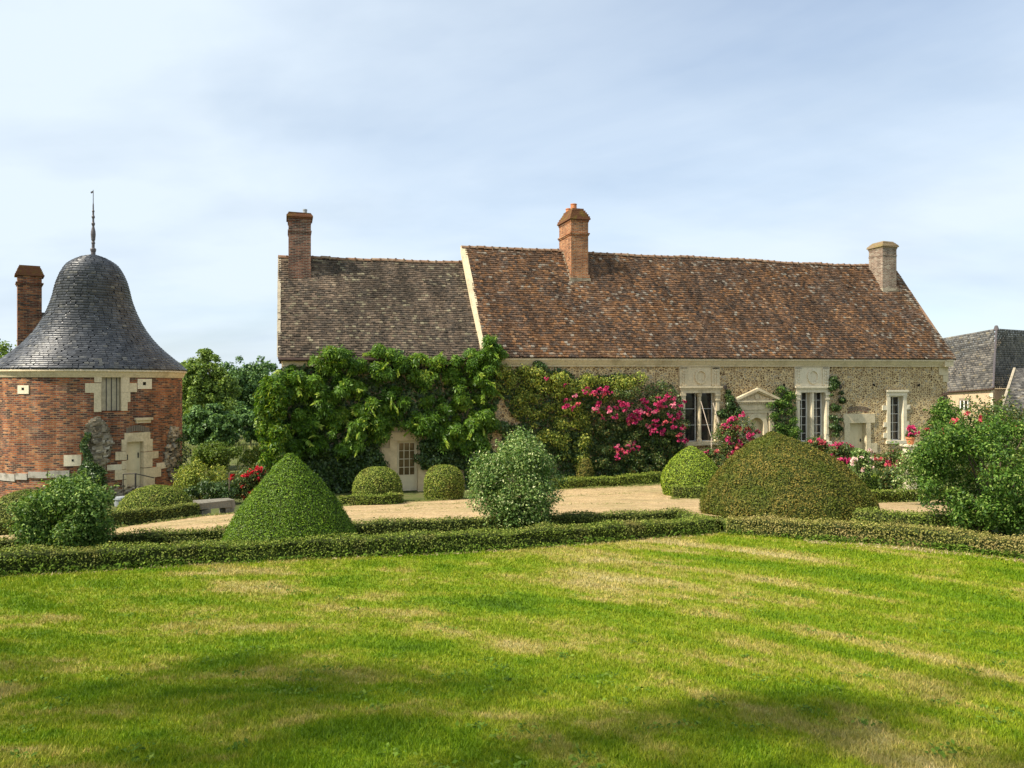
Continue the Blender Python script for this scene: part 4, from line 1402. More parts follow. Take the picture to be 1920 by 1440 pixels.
c = px_chim(1071, 1103, 2.62, 1.62, 389, m_eave, m_ridge)
ch = chimney('chimney', *c, M['brick_orange'], main_roof, 'tall orange brick chimney with two clay pots at the middle of the roof',
             bands=((0.05, 0.03, 0.035), (0.62, 0.06, 0.06)), cap_h=0.55)
ct = (c[2] + c[3]) / 2
for k, (ds, dt, h) in enumerate(((-0.05, -0.15, 0.42), (-0.05, 0.50, 0.34))):
    sx, tx = (c[0] + c[1]) / 2 + ds, ct + dt
    z = c[5] - 0.12
    MB().lathe(sx, tx, [(0.15, z), (0.145, z + h - 0.08), (0.13, z + h - 0.06), (0.155, z + h - 0.04), (0.155, z + h), (0.10, z + h), (0.10, z + h - 0.2)], 14).build('chimney_pot', M['terracotta'], ch, smooth=False)
MB().box(c[0] - 0.09, c[1] + 0.09, c[2] - 0.10, c[2] + 0.5, c[4] - 0.25, c[4] + 0.06, jit=0.02).build('flashing', M['tile_edge'], ch)
# stepped mortar fillet up the left side
mb = MB()
for i in range(8):
    t0 = c[2] - 0.05 + i * 0.15
    z = roofz(c[0], t0, m_eave, m_ridge)
    mb.box(c[0] - 0.075, c[0] + 0.02, t0, t0 + 0.18, z - 0.02, z + 0.16, jit=0.015)
mb.build('mortar_fillet', M['tile_edge'], ch)
c = px_chim(541, 583, 2.80, 1.1, 398, w_eave, w_ridge)
ch = chimney('chimney', *c, M['brick_dark'], wing_roof, 'dark red brick chimney with a short metal flue at the left end', taper=0.05, bands=((0.10, 0.03, 0.04), (0.55, 0.03, 0.05)), base=0.0, cap_h=0.20)
MB().lathe((c[0] + c[1]) / 2 + 0.22, c[2] + 0.4, [(0.085, c[5] - 0.1), (0.085, c[5] + 0.17), (0.095, c[5] + 0.17), (0.095, c[5] + 0.22), (0.0, c[5] + 0.22)], 12).build('flue', M['tub'], ch)
c = px_chim(1655, 1681, 2.62, 1.0, 452, m_eave, m_ridge)
ch = chimney('chimney', *c, M['brick_worn'], main_roof, 'crumbling pale brick chimney with yellow lichen at the right gable', bands=((0.02, 0.03, 0.05), (0.42, 0.02, 0.04)), taper=0.35, cap_h=0.30, capmat=M['lichen_stone'])
MB().box(c[0] - 0.08, c[1] + 0.08, c[2] - 0.09, c[2] + 0.4, c[4] - 0.2, c[4] + 0.10, jit=0.02).build('flashing', M['tile_edge'], ch)

# ================================================================== THE TOWER
TX, TY, TR = -16.9, 31.0, 3.32
tower = thing('round_tower', (TX, TY, 0), 'round brick tower with a grey slate bell-shaped roof and a spire', 'tower')


def TWp(px, py):
    """Angle (rad) and height of a pixel on the tower wall."""
    u = (px - 960) / F
    A = u * u + 1; B = -2 * (u * TX + TY); Cq = TX * TX + TY * TY - TR * TR
    disc = max(B * B - 4 * A * Cq, 0.0)
    k = (-B - math.sqrt(disc)) / (2 * A)
    return math.atan2(k - TY, u * k - TX), CZ - (py - 720) / F * k


def tfn(u, v, d):
    """u = arc length at the wall radius, v = height, d = depth into the wall."""
    a = u / TR
    return (TX + (TR - d) * math.cos(a), TY + (TR - d) * math.sin(a), v)


def tr(x0, x1, y0, y1):
    ym, xm = (y0 + y1) / 2, (x0 + x1) / 2
    return (TWp(x0, ym)[0] * TR, TWp(x1, ym)[0] * TR, TWp(xm, y1)[1], TWp(xm, y0)[1])


T_EAVE = CZ - (699 - 720) / F * 28.3
t_win = tr(191, 226, 697, 770)
t_door = tr(238, 268, 829, 914)
mb = MB()
U0 = -241.4 / 180 * PI * TR
wall_grid(mb, U0, U0 + 2 * PI * TR, -1.2, T_EAVE + 0.1, [grow(t_win, .03), grow(t_door, .03)], tfn, 0.3, nu=96)
twall = mb.build('wall', M['brick'], tower)


def curved(mb, r, d0, d1, jit=0.0, nu=4):
    """Slab following the wall between depths d0 (proud) and d1."""
    a, b, c, d = r
    ja, jb, jc, jd = [random.uniform(-jit, jit) for _ in range(4)]
    us = np.linspace(a + ja, b + jb, nu + 1)
    c += jc; d += jd
    for i in range(nu):
        p, q = us[i], us[i + 1]
        mb.face([tfn(p, c, d0), tfn(q, c, d0), tfn(q, d, d0), tfn(p, d, d0)])
        mb.face([tfn(p, d, d0), tfn(q, d, d0), tfn(q, d, d1), tfn(p, d, d1)])
        mb.face([tfn(q, c, d0), tfn(p, c, d0), tfn(p, c, d1), tfn(q, c, d1)])
    mb.face([tfn(us[0], c, d1), tfn(us[0], c, d0), tfn(us[0], d, d0), tfn(us[0], d, d1)])
    mb.face([tfn(us[-1], c, d0), tfn(us[-1], c, d1), tfn(us[-1], d, d1), tfn(us[-1], d, d0)])


# bell roof of slates
def bell_prof():
    k = 3.47 / 174.0
    kz = 31.0 / F
    px = [(478, 3), (480, 12), (484, 24), (490, 36), (497, 46), (505, 52), (516, 58), (530, 63.5), (545, 67.5), (560, 71), (575, 76), (590, 82), (605, 90),
          (620, 99), (635, 110.5), (648, 122.5), (660, 136), (670, 148.5), (680, 161), (688, 171), (693, 176)]
    zs = [CZ + (720 - y) * kz for y, _ in px]; rs = [h * k for _, h in px]
    return np.array(rs), np.array(zs)


BR_, BZ_ = bell_prof()
BZ_[-3:] = BZ_[-3:] - np.array([0.0, 0.01, 0.02])


def build_bell():
    rng = np.random.default_rng(11)
    d = np.r_[0, np.cumsum(np.hypot(np.diff(BR_), np.diff(BZ_)))]
    tot = d[-1]
    rows = int(tot / 0.108)
    V = []; Fc = []; T = []
    ang_off = 0
    for i in range(rows):
        l1 = tot - i * tot / rows; l0 = max(l1 - 1.3 * tot / rows, 0.0)
        r1, z1 = np.interp(l1, d, BR_), np.interp(l1, d, BZ_)
        r0, z0 = np.interp(l0, d, BR_), np.interp(l0, d, BZ_)
        nrm = np.array((z0 - z1, -(r0 - r1))); nrm = nrm / (np.linalg.norm(nrm) + 1e-9)   # outward (r, z)
        n = max(int(2 * PI * max(r1, 0.1) / 0.165), 8)
        ang_off += 0.5 / n * 2 * PI
        a = ang_off + 2 * PI * np.arange(n) / n + rng.normal(0, 0.02 / max(r1, .3), n)
        b = a + 2 * PI / n * 0.965
        lo = 0.018 + np.abs(rng.normal(0, 0.004, n)); tl = rng.normal(0, 0.0035, n)

        def pt(an, r, z, h):
            return np.stack([TX + (r + nrm[0] * h) * np.cos(an), TY + (r + nrm[0] * h) * np.sin(an), z + nrm[1] * h], -1)
        one = np.ones(n)
        q = np.stack([pt(a, r1 * one, z1 * one, lo + tl), pt(b, r1 * one, z1 * one, lo - tl), pt(b, r0 * one, z0 * one, 0.004 * one), pt(a, r0 * one, z0 * one, 0.004 * one),
                      pt(a, r1 * one, z1 * one, lo + tl - 0.016), pt(b, r1 * one, z1 * one, lo - tl - 0.016)], 1)
        base = (len(V) * 6 if False else sum(len(v) for v in V) * 6)
        idx = base + np.arange(n)[:, None] * 6
        Fc.append(np.concatenate([idx + np.array([0, 1, 2, 3]), idx + np.array([4, 5, 1, 0])], 1).reshape(-1))
        t = np.ones((n, 6, 4)); t[:, :, 0] = rng.uniform(0, 1, n)[:, None]; t[:, :, 1] = rng.uniform(0, 1, n)[:, None]
        t[:, :, 2] = ((rng.uniform(0, 1, n) < (0.03 + 0.14 * (i < 6))) * rng.uniform(0.1, 0.6, n))[:, None]
        V.append(q); T.append(t)
    V = np.concatenate(V); T = np.concatenate(T)
    V = V.reshape(-1, 3); T = T.reshape(-1, 4); Fc = np.concatenate(Fc)
    # sarking below
    n = 64; nb = len(V)
    an = 2 * PI * np.arange(n) / n
    ex = []; add = []
    for r, z in zip(BR_, BZ_):
        add.append(np.stack([TX + (r - 0.02) * np.cos(an), TY + (r - 0.02) * np.sin(an), np.full(n, z - 0.01)], -1))
    for i in range(len(BR_) - 1):
        for k in range(n):
            ex += [nb + i * n + k, nb + (i + 1) * n + k, nb + (i + 1) * n + (k + 1) % n, nb + i * n + (k + 1) % n]
    V = np.concatenate([V] + add)
    T = np.concatenate([T, np.tile((0.2, 0.5, 0.0, 1.0), (n * len(BR_), 1))])
    return link('roof', mesh_np('roof', V, np.r_[Fc, np.array(ex)], 4, M['slate'], T), tower)


troof = build_bell()
# cornice under the slates
ze = BZ_[-1]
mb = MB().lathe(TX, TY, [(3.0, ze - 0.02), (3.47, ze - 0.025), (3.50, ze - 0.06), (3.50, ze - 0.10), (3.44, ze - 0.12), (3.41, ze - 0.20), (3.37, ze - 0.28), (3.36, ze - 0.31), (3.31, ze - 0.32)], 96)
mb.build('cornice', M['stone'], tower, smooth=False)

# finial and weather vane
k = 30.5 / F
zf = lambda y: CZ + (720 - y) * k * 1.016
prof = [(4.6, 480), (4.6, 472), (5.6, 471), (6.0, 467), (5.0, 465.5), (3.0, 465), (3.2, 457), (4.2, 456), (2.8, 452), (4.0, 450), (4.4, 446), (5.0, 440), (4.6, 434), (3.2, 428), (2.2, 424),
        (3.4, 421), (3.8, 419), (2.2, 416), (2.0, 410), (3.3, 408), (3.4, 406), (1.9, 403), (1.9, 398), (2.8, 396), (1.5, 393), (1.4, 384), (0.8, 380), (0.7, 357), (0.0, 355)]
fin = MB().lathe(TX + 0.02, TY, [(h * k * 0.86, zf(y)) for h, y in prof], 12).build('finial', M['lead'], troof)
mb = MB()
zz = zf(360)
mb.face([(TX + 0.02, TY, zz + 0.06), (TX - 0.09, TY - .01, zz + 0.0), (TX - 0.06, TY - .01, zz - 0.06), (TX + 0.02, TY, zz - 0.02)])
mb.face([(TX + 0.02, TY + .008, zz - 0.02), (TX - 0.06, TY - .002, zz - 0.06), (TX - 0.09, TY - .002, zz), (TX + 0.02, TY + .008, zz + 0.06)])
mb.build('weather_vane', M['iron'], fin)
# string course and loose stones
mb = MB()
for x0, x1, y0, y1 in ((-14, 30, 888, 901), (31, 53, 887, 899), (54, 90, 885, 896), (91, 131, 883, 895)):
    curved(mb, tr(x0, x1 - 0.6, y0, y1), -0.05, 0.05, 0.012)
mb.build('string_course', M['stone_grey'], tower)
for x0, x1, y0, y1 in ((34, 55, 722, 738), (258, 284, 710, 729), (120, 152, 853, 874), (200, 229, 871, 881), (293, 320, 867, 878)):
    mb = MB(); curved(mb, tr(x0, x1, y0, y1), -0.03, 0.05, 0.01)
    mb.build('stone_block', M['stone_pale'], tower)
for x, y, r in ((44, 729, 1.6), (270, 719, 2.0), (136, 862, 2.0)):
    mb = MB(); curved(mb, tr(x - r, x + r, y - r, y + r * 1.3), -0.034, 0.0, 0.02)
    mb.build('block_hole', M['hole'], tower)
mb = MB()
curved(mb, tr(252, 282, 783, 787.5), -0.16, 0.05); curved(mb, tr(254, 280, 787.6, 793), -0.09, 0.05)
mb.build('corbel', M['stone'], tower)
mb = MB()
for kk in range(13):         # brick arch above the door
    f = kk / 12 - 0.5
    curved(mb, tr(258 + f * 40 - 1.2, 258 + f * 40 + 1.2, 797 + 14 * f * f * 1.6, 808 + 14 * f * f * 1.4), -0.03, 0.02, 0.004, 1)
mb.build('brick_arch', M['brick_dark'], tower)
# upper loading door behind bars
mb = MB(); st = MB()
a, b, c, d = t_win
curved(mb, (a, b, c, d), 0.12, 0.16, 0, 3)
for kk in range(1, 4):
    uu = a + (b - a) * kk / 4
    curved(mb, (uu - 0.006, uu + 0.006, c, d), 0.112, 0.13, 0, 1)
sh = mb.build('shutter', M['paint_grey'], tower)
for kk in range(3):
    uu = a + (b - a) * (0.24 + 0.28 * kk)
    bx = MB(); bx.tube([tfn(uu, c - 0.02, 0.03), tfn(uu, d, 0.03)], 0.017, 6)
    bx.build('bar', M['iron'], sh)
for r in ((177, 190, 696, 717), (160, 190, 718, 736.5), (176, 190, 737, 772), (227, 242.5, 696, 718), (227, 256.5, 718.5, 735), (227, 244, 735.5, 754), (227, 239, 754.5, 770.5)):
    curved(st, tr(*r), -0.035, 0.3, 0.008)
st.build('stone_surround', M['stone'], sh)
# ground-floor door
mb = MB(); st = MB()
a, b, c, d = t_door
curved(mb, (a, b, c - 0.05, d), 0.16, 0.2, 0, 3)
curved(mb, (a + 0.05, b - 0.05, d - 0.62 * (d - c), d - 0.06), 0.145, 0.165, 0, 2)
curved(mb, (a + 0.05, b - 0.05, c, c + 0.3 * (d - c)), 0.145, 0.165, 0, 2)
dd = mb.build('door', M['paint'], tower)
dd['label'] = 'cream wooden door in toothed cream stones'
mb = MB()
curved(mb, (a + 0.05, a + 0.09, c + 1.05, c + 1.25), 0.12, 0.15, 0, 1)
mb.build('handle', M['iron'], dd)
mb = MB(); curved(mb, (b - 0.13, b - 0.09, c + 1.1, c + 1.3), 0.12, 0.15, 0, 1)
mb.build('hasp', M['iron'], dd)
for r in ((232.5, 281, 811, 828), (227, 237.5, 824, 846), (268.5, 285, 824, 846), (216, 237.5, 846.5, 863), (268.5, 296, 846.5, 860), (228, 237.5, 863.5, 880),
          (268.5, 285, 860.5, 876), (215, 237.5, 880.5, 899), (268.5, 301, 876.5, 895), (229, 237.5, 899.5, 918), (268.5, 289, 895.5, 914)):
    curved(st, tr(*r), -0.035, 0.3, 0.01)
st.build('stone_surround', M['stone'], dd)


# stumps of a demolished wall: rubble bonded into the brick
def rubble(xc, yc, rx, ry, n, out, seed):
    rg = random.Random(seed)
    mb = MB()
    for _ in range(n):
        an, rr = rg.uniform(0, 2 * PI), math.sqrt(rg.random())
        x = xc + rx * rr * math.cos(an) * (1 + 0.25 * math.sin(3 * an + seed)); y = yc + ry * rr * math.sin(an)
        a, z = TWp(x, y)
        u = a * TR
        w = rg.uniform(0.04, 0.13); h = rg.uniform(0.025, 0.065)
        o = -rg.uniform(0.02, out * (1 - rr * 0.6))
        pts8 = {}
        mb.box(u - w, u + w, o, 0.06, z - h, z + h, jit=0.03, fn=lambda p, q, r: tfn(p, r, q), tint=(rg.random(), rg.random(), rg.random() ** 6, 1))
    return mb


rubble(183, 838, 20, 56, 640, 0.34, 2).build('rubble_stump', M['rubble'], tower)
rubble(324, 850, 12, 54, 300, 0.24, 5).build('rubble_stump', M['rubble'], tower)
rubble(240, 925, 45, 14, 150, 0.12, 7).build('rubble_footing', M['rubble'], tower)
# slim chimney on the far left of the tower
cx, cy = (55 - 960) / F * 31.4, 31.4
hw = 20.5 / F * 31.4
mb = MB()
zt = CZ + (720 - 497) / F * 31.0
zb = CZ + (720 - 668) / F * 31.0
ang = math.atan2(cy, cx) - PI / 2


def rotp(x, y, z):
    c, s = math.cos(0.60), math.sin(0.60)
    return (cx + x * c - y * s, cy + x * s + y * c, z)


mb.box(-hw * 0.93, hw * 0.93, -0.42, 0.42, zb, zt - 0.42, fn=rotp)
mb.box(-hw - 0.03, hw + 0.03, -0.48, 0.48, zt - 0.74, zt - 0.69, fn=rotp).box(-hw, hw, -0.45, 0.45, zt - 0.80, zt - 0.74, fn=rotp)
mb.box(-hw - 0.02, hw + 0.02, -0.50, 0.50, zb - 0.3, zb + 0.18, fn=rotp)
tch = mb.build('chimney', M['brick'], tower)
tch['label'] = 'slim brick chimney rising beside the bell roof'
mb = MB()
mb.box(-hw - 0.06, hw + 0.06, -0.5, 0.5, zt - 0.42, zt - 0.36, fn=rotp)
for i in range(5):
    f = i / 5
    mb.box(-hw * (1 - 0.32 * f) - 0.03, hw * (1 - 0.32 * f) + 0.03, -0.47 + 0.15 * f, 0.47 - 0.15 * f, zt - 0.36 + 0.072 * i, zt - 0.36 + 0.072 * (i + 1), fn=rotp, jit=0.008)
mb.build('chimney_cap', M['lichen_brick'], tch)
# slate saddle joining chimney and bell
mb = MB()
zs = CZ + (720 - 585) / F * 31.4
mb.box(hw * 0.8, hw + 0.9, -0.33, 0.33, zb, zs - 0.02, fn=rotp)
mb.build('saddle', M['slate'], troof)


# ================================================================== OUTBUILDINGS ON THE RIGHT
def slate_plane(name, A, B, Cc, Dd, mat, parent, cw=0.2, tw=0.28, seed=0, flare=0.0):
    """Slated plane: A-B the eave, D-C the ridge edge (world points)."""
    rng = np.random.default_rng(seed)
    A, B, Cc, Dd = map(np.array, (A, B, Cc, Dd))
    nr = max(int(np.linalg.norm(Dd - A) / cw), 4); nc = max(int(np.linalg.norm(B - A) / tw), 3)
    nrm = np.cross(B - A, Dd - A); nrm = nrm / np.linalg.norm(nrm)
    if nrm[2] < 0: nrm = -nrm
    I, J = np.meshgrid(np.arange(nr), np.arange(nc), indexing='ij'); I = I.ravel(); J = J.ravel(); n = len(I)
    u0 = np.clip((J - 0.5 * (I % 2)) / nc, 0, 1); u1 = np.clip((J + 0.97 - 0.5 * (I % 2)) / nc, 0, 1)
    v0 = I / nr; v1 = np.minimum((I + 1.3) / nr, 1)

    def pt(u, v, h):
        u = u[:, None]; v = v[:, None]
        p = (A * (1 - u) + B * u) * (1 - v) + (Dd * (1 - u) + Cc * u) * v
        sag = -flare * np.sin(PI * v) ** 1.2 * (1 - 0.3 * v)
        return p + nrm * (np.asarray(h)[:, None] + sag)
    lo = 0.03 + np.abs(rng.normal(0, 0.006, n)); tl = rng.normal(0, 0.004, n)
    V = np.stack([pt(u0, v0, lo + tl), pt(u1, v0, lo - tl), pt(u1, v1, 0.005 + 0 * lo), pt(u0, v1, 0.005 + 0 * lo), pt(u0, v0, lo - 0.03), pt(u1, v0, lo - 0.03)], 1)
    idx = np.arange(n)[:, None] * 6
    Fc = np.concatenate([idx + np.array([0, 1, 2, 3]), idx + np.array([4, 5, 1, 0])], 1).reshape(-1)
    t = np.ones((n, 6, 4)); t[:, :, 0] = rng.uniform(0, 1, n)[:, None]; t[:, :, 1] = rng.uniform(0, 1, n)[:, None]
    t[:, :, 2] = ((rng.uniform(0, 1, n) < 0.08) * rng.uniform(0.2, 0.8, n))[:, None]
    return V.reshape(-1, 3), Fc, t.reshape(-1, 4)


def join_planes(name, planes, mat, parent):
    V = []; Fc = []; T = []; b = 0
    for v, f, t in planes:
        V.append(v); Fc.append(f + b); T.append(t); b += len(v)
    return link(name, mesh_np(name, np.concatenate(V), np.concatenate(Fc), 4, mat, np.concatenate(T)), parent)


A_ = P(1868, 616, 58); Cc_ = P(1862, 728, 55.5)
E_ = P(1720, 738, 63.5); B_ = P(1735, 640, 66)
Fr = P(1985, 727, 61); G_ = P(1960, 622, 67)
A2 = A_.copy()
barn = thing('slate_outbuilding', (Cc_[0], Cc_[1], 0.4), 'outbuilding with a hipped dark slate roof and peach rendered wall beyond the right gable', 'outbuilding')
br_ = join_planes('roof', [slate_plane('a', E_, Cc_, A2, B_, None, None, seed=1, flare=0.10), slate_plane('b', Cc_, Fr, G_, A2, None, None, seed=2, flare=0.10)], M['slate_old'], barn)
mb = MB()
down = lambda p, z: (p[0], p[1], z)
ins = lambda p, q, k: p * (1 - k) + q * k
mid_ = (E_ + Fr) / 2
wE, wC, wF = ins(E_, mid_, .02), ins(Cc_, mid_, .03), ins(Fr, mid_, .02)
for p, q in ((wE, wC), (wC, wF)):
    L_ = float(np.linalg.norm(q - p))
    mb.face([down(p, -0.6), down(q, -0.6), down(q, q[2] - 0.05), down(p, p[2] - 0.05)], [(0, 0), (L_, 0), (L_, 4), (0, 4)])
mb.face([down(wF, -0.6), down(wE, -0.6), down(wE, wE[2]), down(wF, wF[2])])
bw = mb.build('wall', M['render_pink'], barn)
mb = MB()
dirr = (wE - wC) / np.linalg.norm(wE - wC)
for kk in range(12):
    e = 0.32 if kk % 2 else 0.2
    z0 = wC[2] - 0.3 - kk * 0.34
    q = wC + dirr * e
    o = np.array((-0.03, -0.05, 0))
    mb.face([down(wC + o, z0), down(wC + o, z0 + .3), down(q + o, z0 + .3), down(q + o, z0)][::-1])
    d2 = (wF - wC) / np.linalg.norm(wF - wC); q2 = wC + d2 * (0.5 - e)
    mb.face([down(wC + o, z0), down(q2 + o, z0), down(q2 + o, z0 + .3), down(wC + o, z0 + .3)])
mb.build('quoin_stones', M['stone_pale'], bw)
mb = MB().tube([E_ + (0, -.08, -.06), Cc_ + (0, -.08, -.06)], 0.06, 6)
mb.build('gutter', M['gutter'], br_)
fin = P(1868, 612, 58)
MB().lathe(fin[0], fin[1], [(0.20, A_[2] - 0.12), (0.14, A_[2] + 0.1), (0.10, A_[2] + 0.22), (0.0, A_[2] + 0.25)], 8).build('ridge_end', M['lead'], br_)
mb = MB().tube([A_ + (0, -.02, 0.03), ins(A_, Cc_, .5) + (0, 0.0, -0.04), Cc_ + (0, -.02, .03)], 0.07, 5)
mb.build('hip_line', M['lead'], br_)


def on_seg(px, y, p, q):
    """World point on the vertical wall p-q at the pixel."""
    u = (px - 960) / F
    d = q - p
    kk = (u * p[1] - p[0]) / (d[0] - u * d[1])
    w = p + d * kk
    return np.array((w[0], w[1], CZ - (y - 720) / F * w[1])), d / np.linalg.norm(d)


mb = MB()
w0, dd_ = on_seg(1803, 760, wE, wC); w1, _ = on_seg(1817, 752, wE, wC)
nn = np.array((dd_[1], -dd_[0], 0)); nn = nn / np.linalg.norm(nn)
z0, z1 = CZ - (768 - 720) / F * 58, CZ - (752 - 720) / F * 58


def wq(px, z, o):
    w, _ = on_seg(px, 740, wE, wC)
    w = w + nn * o
    return (w[0], w[1], z)


mb.face([wq(1802, z0, .03), wq(1816, z0, .03), wq(1816, z1, .03), wq(1802, z1, .03)])
win = mb.build('window', M['glass'], bw)
mb = MB()
for x0, x1 in ((1801, 1803), (1807.5, 1810), (1815, 1817)):
    mb.face([wq(x0, z0, .06), wq(x1, z0, .06), wq(x1, z1 + .02, .06), wq(x0, z1 + .02, .06)])
mb.build('frame', M['white_wood'], win)
mb = MB()
for kk in range(12):
    x = 1799 + kk * 1.75
    mb.face([wq(x, z1 + .03, .05), wq(x + 1.5, z1 + .03, .05), wq(x + 1.5, z1 + .22, .05), wq(x, z1 + .22, .05)])
for kk in range(6):
    for x in (1798.2, 1818.2):
        mb.face([wq(x, z0 + kk * .11, .05), wq(x + 2.6, z0 + kk * .11, .05), wq(x + 2.6, z0 + kk * .11 + .09, .05), wq(x, z0 + kk * .11 + .09, .05)])
mb.build('brick_surround', M['brick_orange'], win)

# lean-to roof in front, at the very edge of the picture
l0, l1, l2, l3 = P(1868, 800, 50), P(2080, 800, 50), P(2080, 668, 54.5), P(1903, 692, 54.5)
lean = thing('slate_lean_to', (l0[0] + 2, l0[1], 0.5), 'low grey slate roof in front of the outbuilding at the right edge', 'lean-to')
join_planes('roof', [slate_plane('a', l0, l1, l2, l3, None, None, seed=4)], M['slate_old'], lean)
mb = MB()
for p, q in ((l0, l1),):
    mb.face([down(p, -0.5), down(q, -0.5), down(q, q[2] - .05), down(p, p[2] - .05)])
mb.face([down(l3, -0.5), down(l0, -0.5), down(l0, l0[2] - .06), down(l3, l3[2] - .06)])
mb.face([down(l1, -0.5), down(l2, -0.5), down(l2, l2[2] - .06), down(l1, l1[2] - .06)])
mb.build('wall', M['render_pink'], lean)
mb = MB().tube([l0 + (-.03, 0, .05), ins(l0, l3, .5) + (-.03, 0, .05), l3 + (-.03, 0, .05)], 0.09, 6)
mb.build('verge', M['tile_edge'], lean)
# another slate roof just showing above the hip
b0, b1, b2, b3 = P(1840, 700, 72), P(2100, 700, 72), P(2100, 630, 76), P(1884, 631, 76)
far_barn = thing('slate_barn', (b0[0] + 4, b0[1], 0.4), 'far slate roof showing above the hip of the outbuilding', 'outbuilding')
join_planes('roof', [slate_plane('a', b0, b1, b2, b3, None, None, seed=6, cw=.28, tw=.4)], M['slate_old'], far_barn)
mb = MB()
bk0, bk1 = b0 + (0, 9, 0), b1 + (0, 9, 0)
for p, q in ((b0, b1), (bk1, bk0), (b1, bk1), (bk0, b0)):
    mb.face([down(p, -0.5), down(q, -0.5), down(q, q[2] - .05), down(p, p[2] - .05)])
mb.face([tuple(b0), tuple(b3), tuple(bk0)]); mb.face([tuple(b1), tuple(bk1), tuple(b2)])
mb.build('wall', M['render_pink'], far_barn)
mb = MB(); mb.face([tuple(b3), tuple(b2), tuple(bk1), tuple(bk0)])
mb.build('back_slope', M['slate_old'], far_barn)

# ================================================================== PLANTING
# ---- clipped box hedges
def hedge(L, width, h, mat, label, dens=1500, size=0.034, seed=0, ends=True, rag=0.02, group='clipped box hedges', topdry=True):
    """Clipped hedge: L = front foot line as (px, py, distance); grows away from the viewer by its width."""
    Q = np.array([P(*a) for a in L])[:, :2]
    d = np.r_[0, np.cumsum(np.hypot(*(np.diff(Q, axis=0).T)))]
    tot = d[-1]

    def at(s):
        x = np.interp(s, d, Q[:, 0]); y = np.interp(s, d, Q[:, 1])
        x2 = np.interp(np.minimum(s + 0.05, tot), d, Q[:, 0]); y2 = np.interp(np.minimum(s + .05, tot), d, Q[:, 1])
        x1 = np.interp(np.maximum(s - 0.05, 0), d, Q[:, 0]); y1 = np.interp(np.maximum(s - .05, 0), d, Q[:, 1])
        tx, ty = x2 - x1, y2 - y1
        ln = np.hypot(tx, ty) + 1e-9
        nx, ny = -ty / ln, tx / ln
        flip = np.where(ny < 0, -1.0, 1.0)
        return x, y, nx * flip, ny * flip, tx / ln, ty / ln

    def surf(s, c):
        """c in 0..1 round the section: front, top, back."""
        x, y, nx, ny, tx, ty = at(s)
        hh = h * (1 + 0.10 * wob(s, 0, 0, 1.3, seed) + 0.05 * wob(s, 1, 0, 4.4, seed + 1))
        per = 2 * hh + width
        e = c * per
        front = e < hh; back = e > hh + width
        a = np.where(front, 0, np.where(back, width, e - hh))
        z = np.where(front, e, np.where(back, per - e, hh))
        r = 0.05                                          # rounded shoulders
        top = (z > hh - r) & (front | back)
        sh = np.where(top, (z - (hh - r)) / r, 0) ** 2 * r * 0.5
        a = a + np.where(front, sh, 0) - np.where(back, sh, 0)
        bul = 0.05 * wob(s, z * 3, a, 1.9, seed + 4) * np.clip(z / 0.12, 0.3, 1)
        nrm = np.stack([np.where(front, -nx, np.where(back, nx, 0)), np.where(front, -ny, np.where(back, ny, 0)), np.where(front | back, 0.25, 1.0)], -1)
        px = x + nx * a; py = y + ny * a
        p = np.stack([px, py, gz(x + nx * width / 2, y + ny * width / 2) * 0.5 + gz(px, py) * 0.5 - 0.02 + z], -1)
        return p + nrm * bul[:, None], nrm
    area = tot * (2 * h + width)
    n = int(area * dens)
    s = RNG.uniform(0, tot, n); c = RNG.uniform(0, 0.9, n)
    p, nr = surf(s, c)
    p = p + norm(nr) * (RNG.normal(0, rag, n) - 0.004 + (RNG.uniform(0, 1, n) < 0.018) * RNG.uniform(0.01, 0.05, n))[:, None]
    if ends:                                             # close both ends with leaves
        ne = int(h * width * dens * 1.2)
        for se, sg in ((0.0, -1), (tot, 1)):
            x, y, nx, ny, tx, ty = at(np.full(ne, se))
            a = RNG.uniform(0.02, width - 0.02, ne); z = RNG.uniform(0, h, ne)
            pe = np.stack([x + nx * a + tx * sg * RNG.normal(0.0, rag, ne), y + ny * a + ty * sg * RNG.normal(0.0, rag, ne), gz(x + nx * a, y + ny * a) - .02 + z], -1)
            p = np.vstack([p, pe]); nr = np.vstack([nr, np.stack([tx * sg, ty * sg, np.full(ne, .2)], -1)])
    loc = (float(Q[len(Q) // 2, 0]), float(Q[len(Q) // 2, 1]), gz(Q[len(Q) // 2, 0], Q[len(Q) // 2, 1]))
    root = thing('box_hedge', loc, label, 'hedge', group)
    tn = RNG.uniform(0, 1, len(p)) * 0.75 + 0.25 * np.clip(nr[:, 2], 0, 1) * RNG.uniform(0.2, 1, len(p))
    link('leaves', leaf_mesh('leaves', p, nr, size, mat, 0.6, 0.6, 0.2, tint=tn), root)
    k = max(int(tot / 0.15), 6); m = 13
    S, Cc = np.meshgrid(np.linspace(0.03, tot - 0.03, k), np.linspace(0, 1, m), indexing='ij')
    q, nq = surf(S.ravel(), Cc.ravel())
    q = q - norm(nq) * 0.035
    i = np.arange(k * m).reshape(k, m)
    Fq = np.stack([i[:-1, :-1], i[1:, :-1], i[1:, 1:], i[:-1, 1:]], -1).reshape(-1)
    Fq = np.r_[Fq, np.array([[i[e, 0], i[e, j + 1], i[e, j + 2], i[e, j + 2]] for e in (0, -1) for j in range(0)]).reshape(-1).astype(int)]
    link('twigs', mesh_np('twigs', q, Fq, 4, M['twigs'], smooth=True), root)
    return root


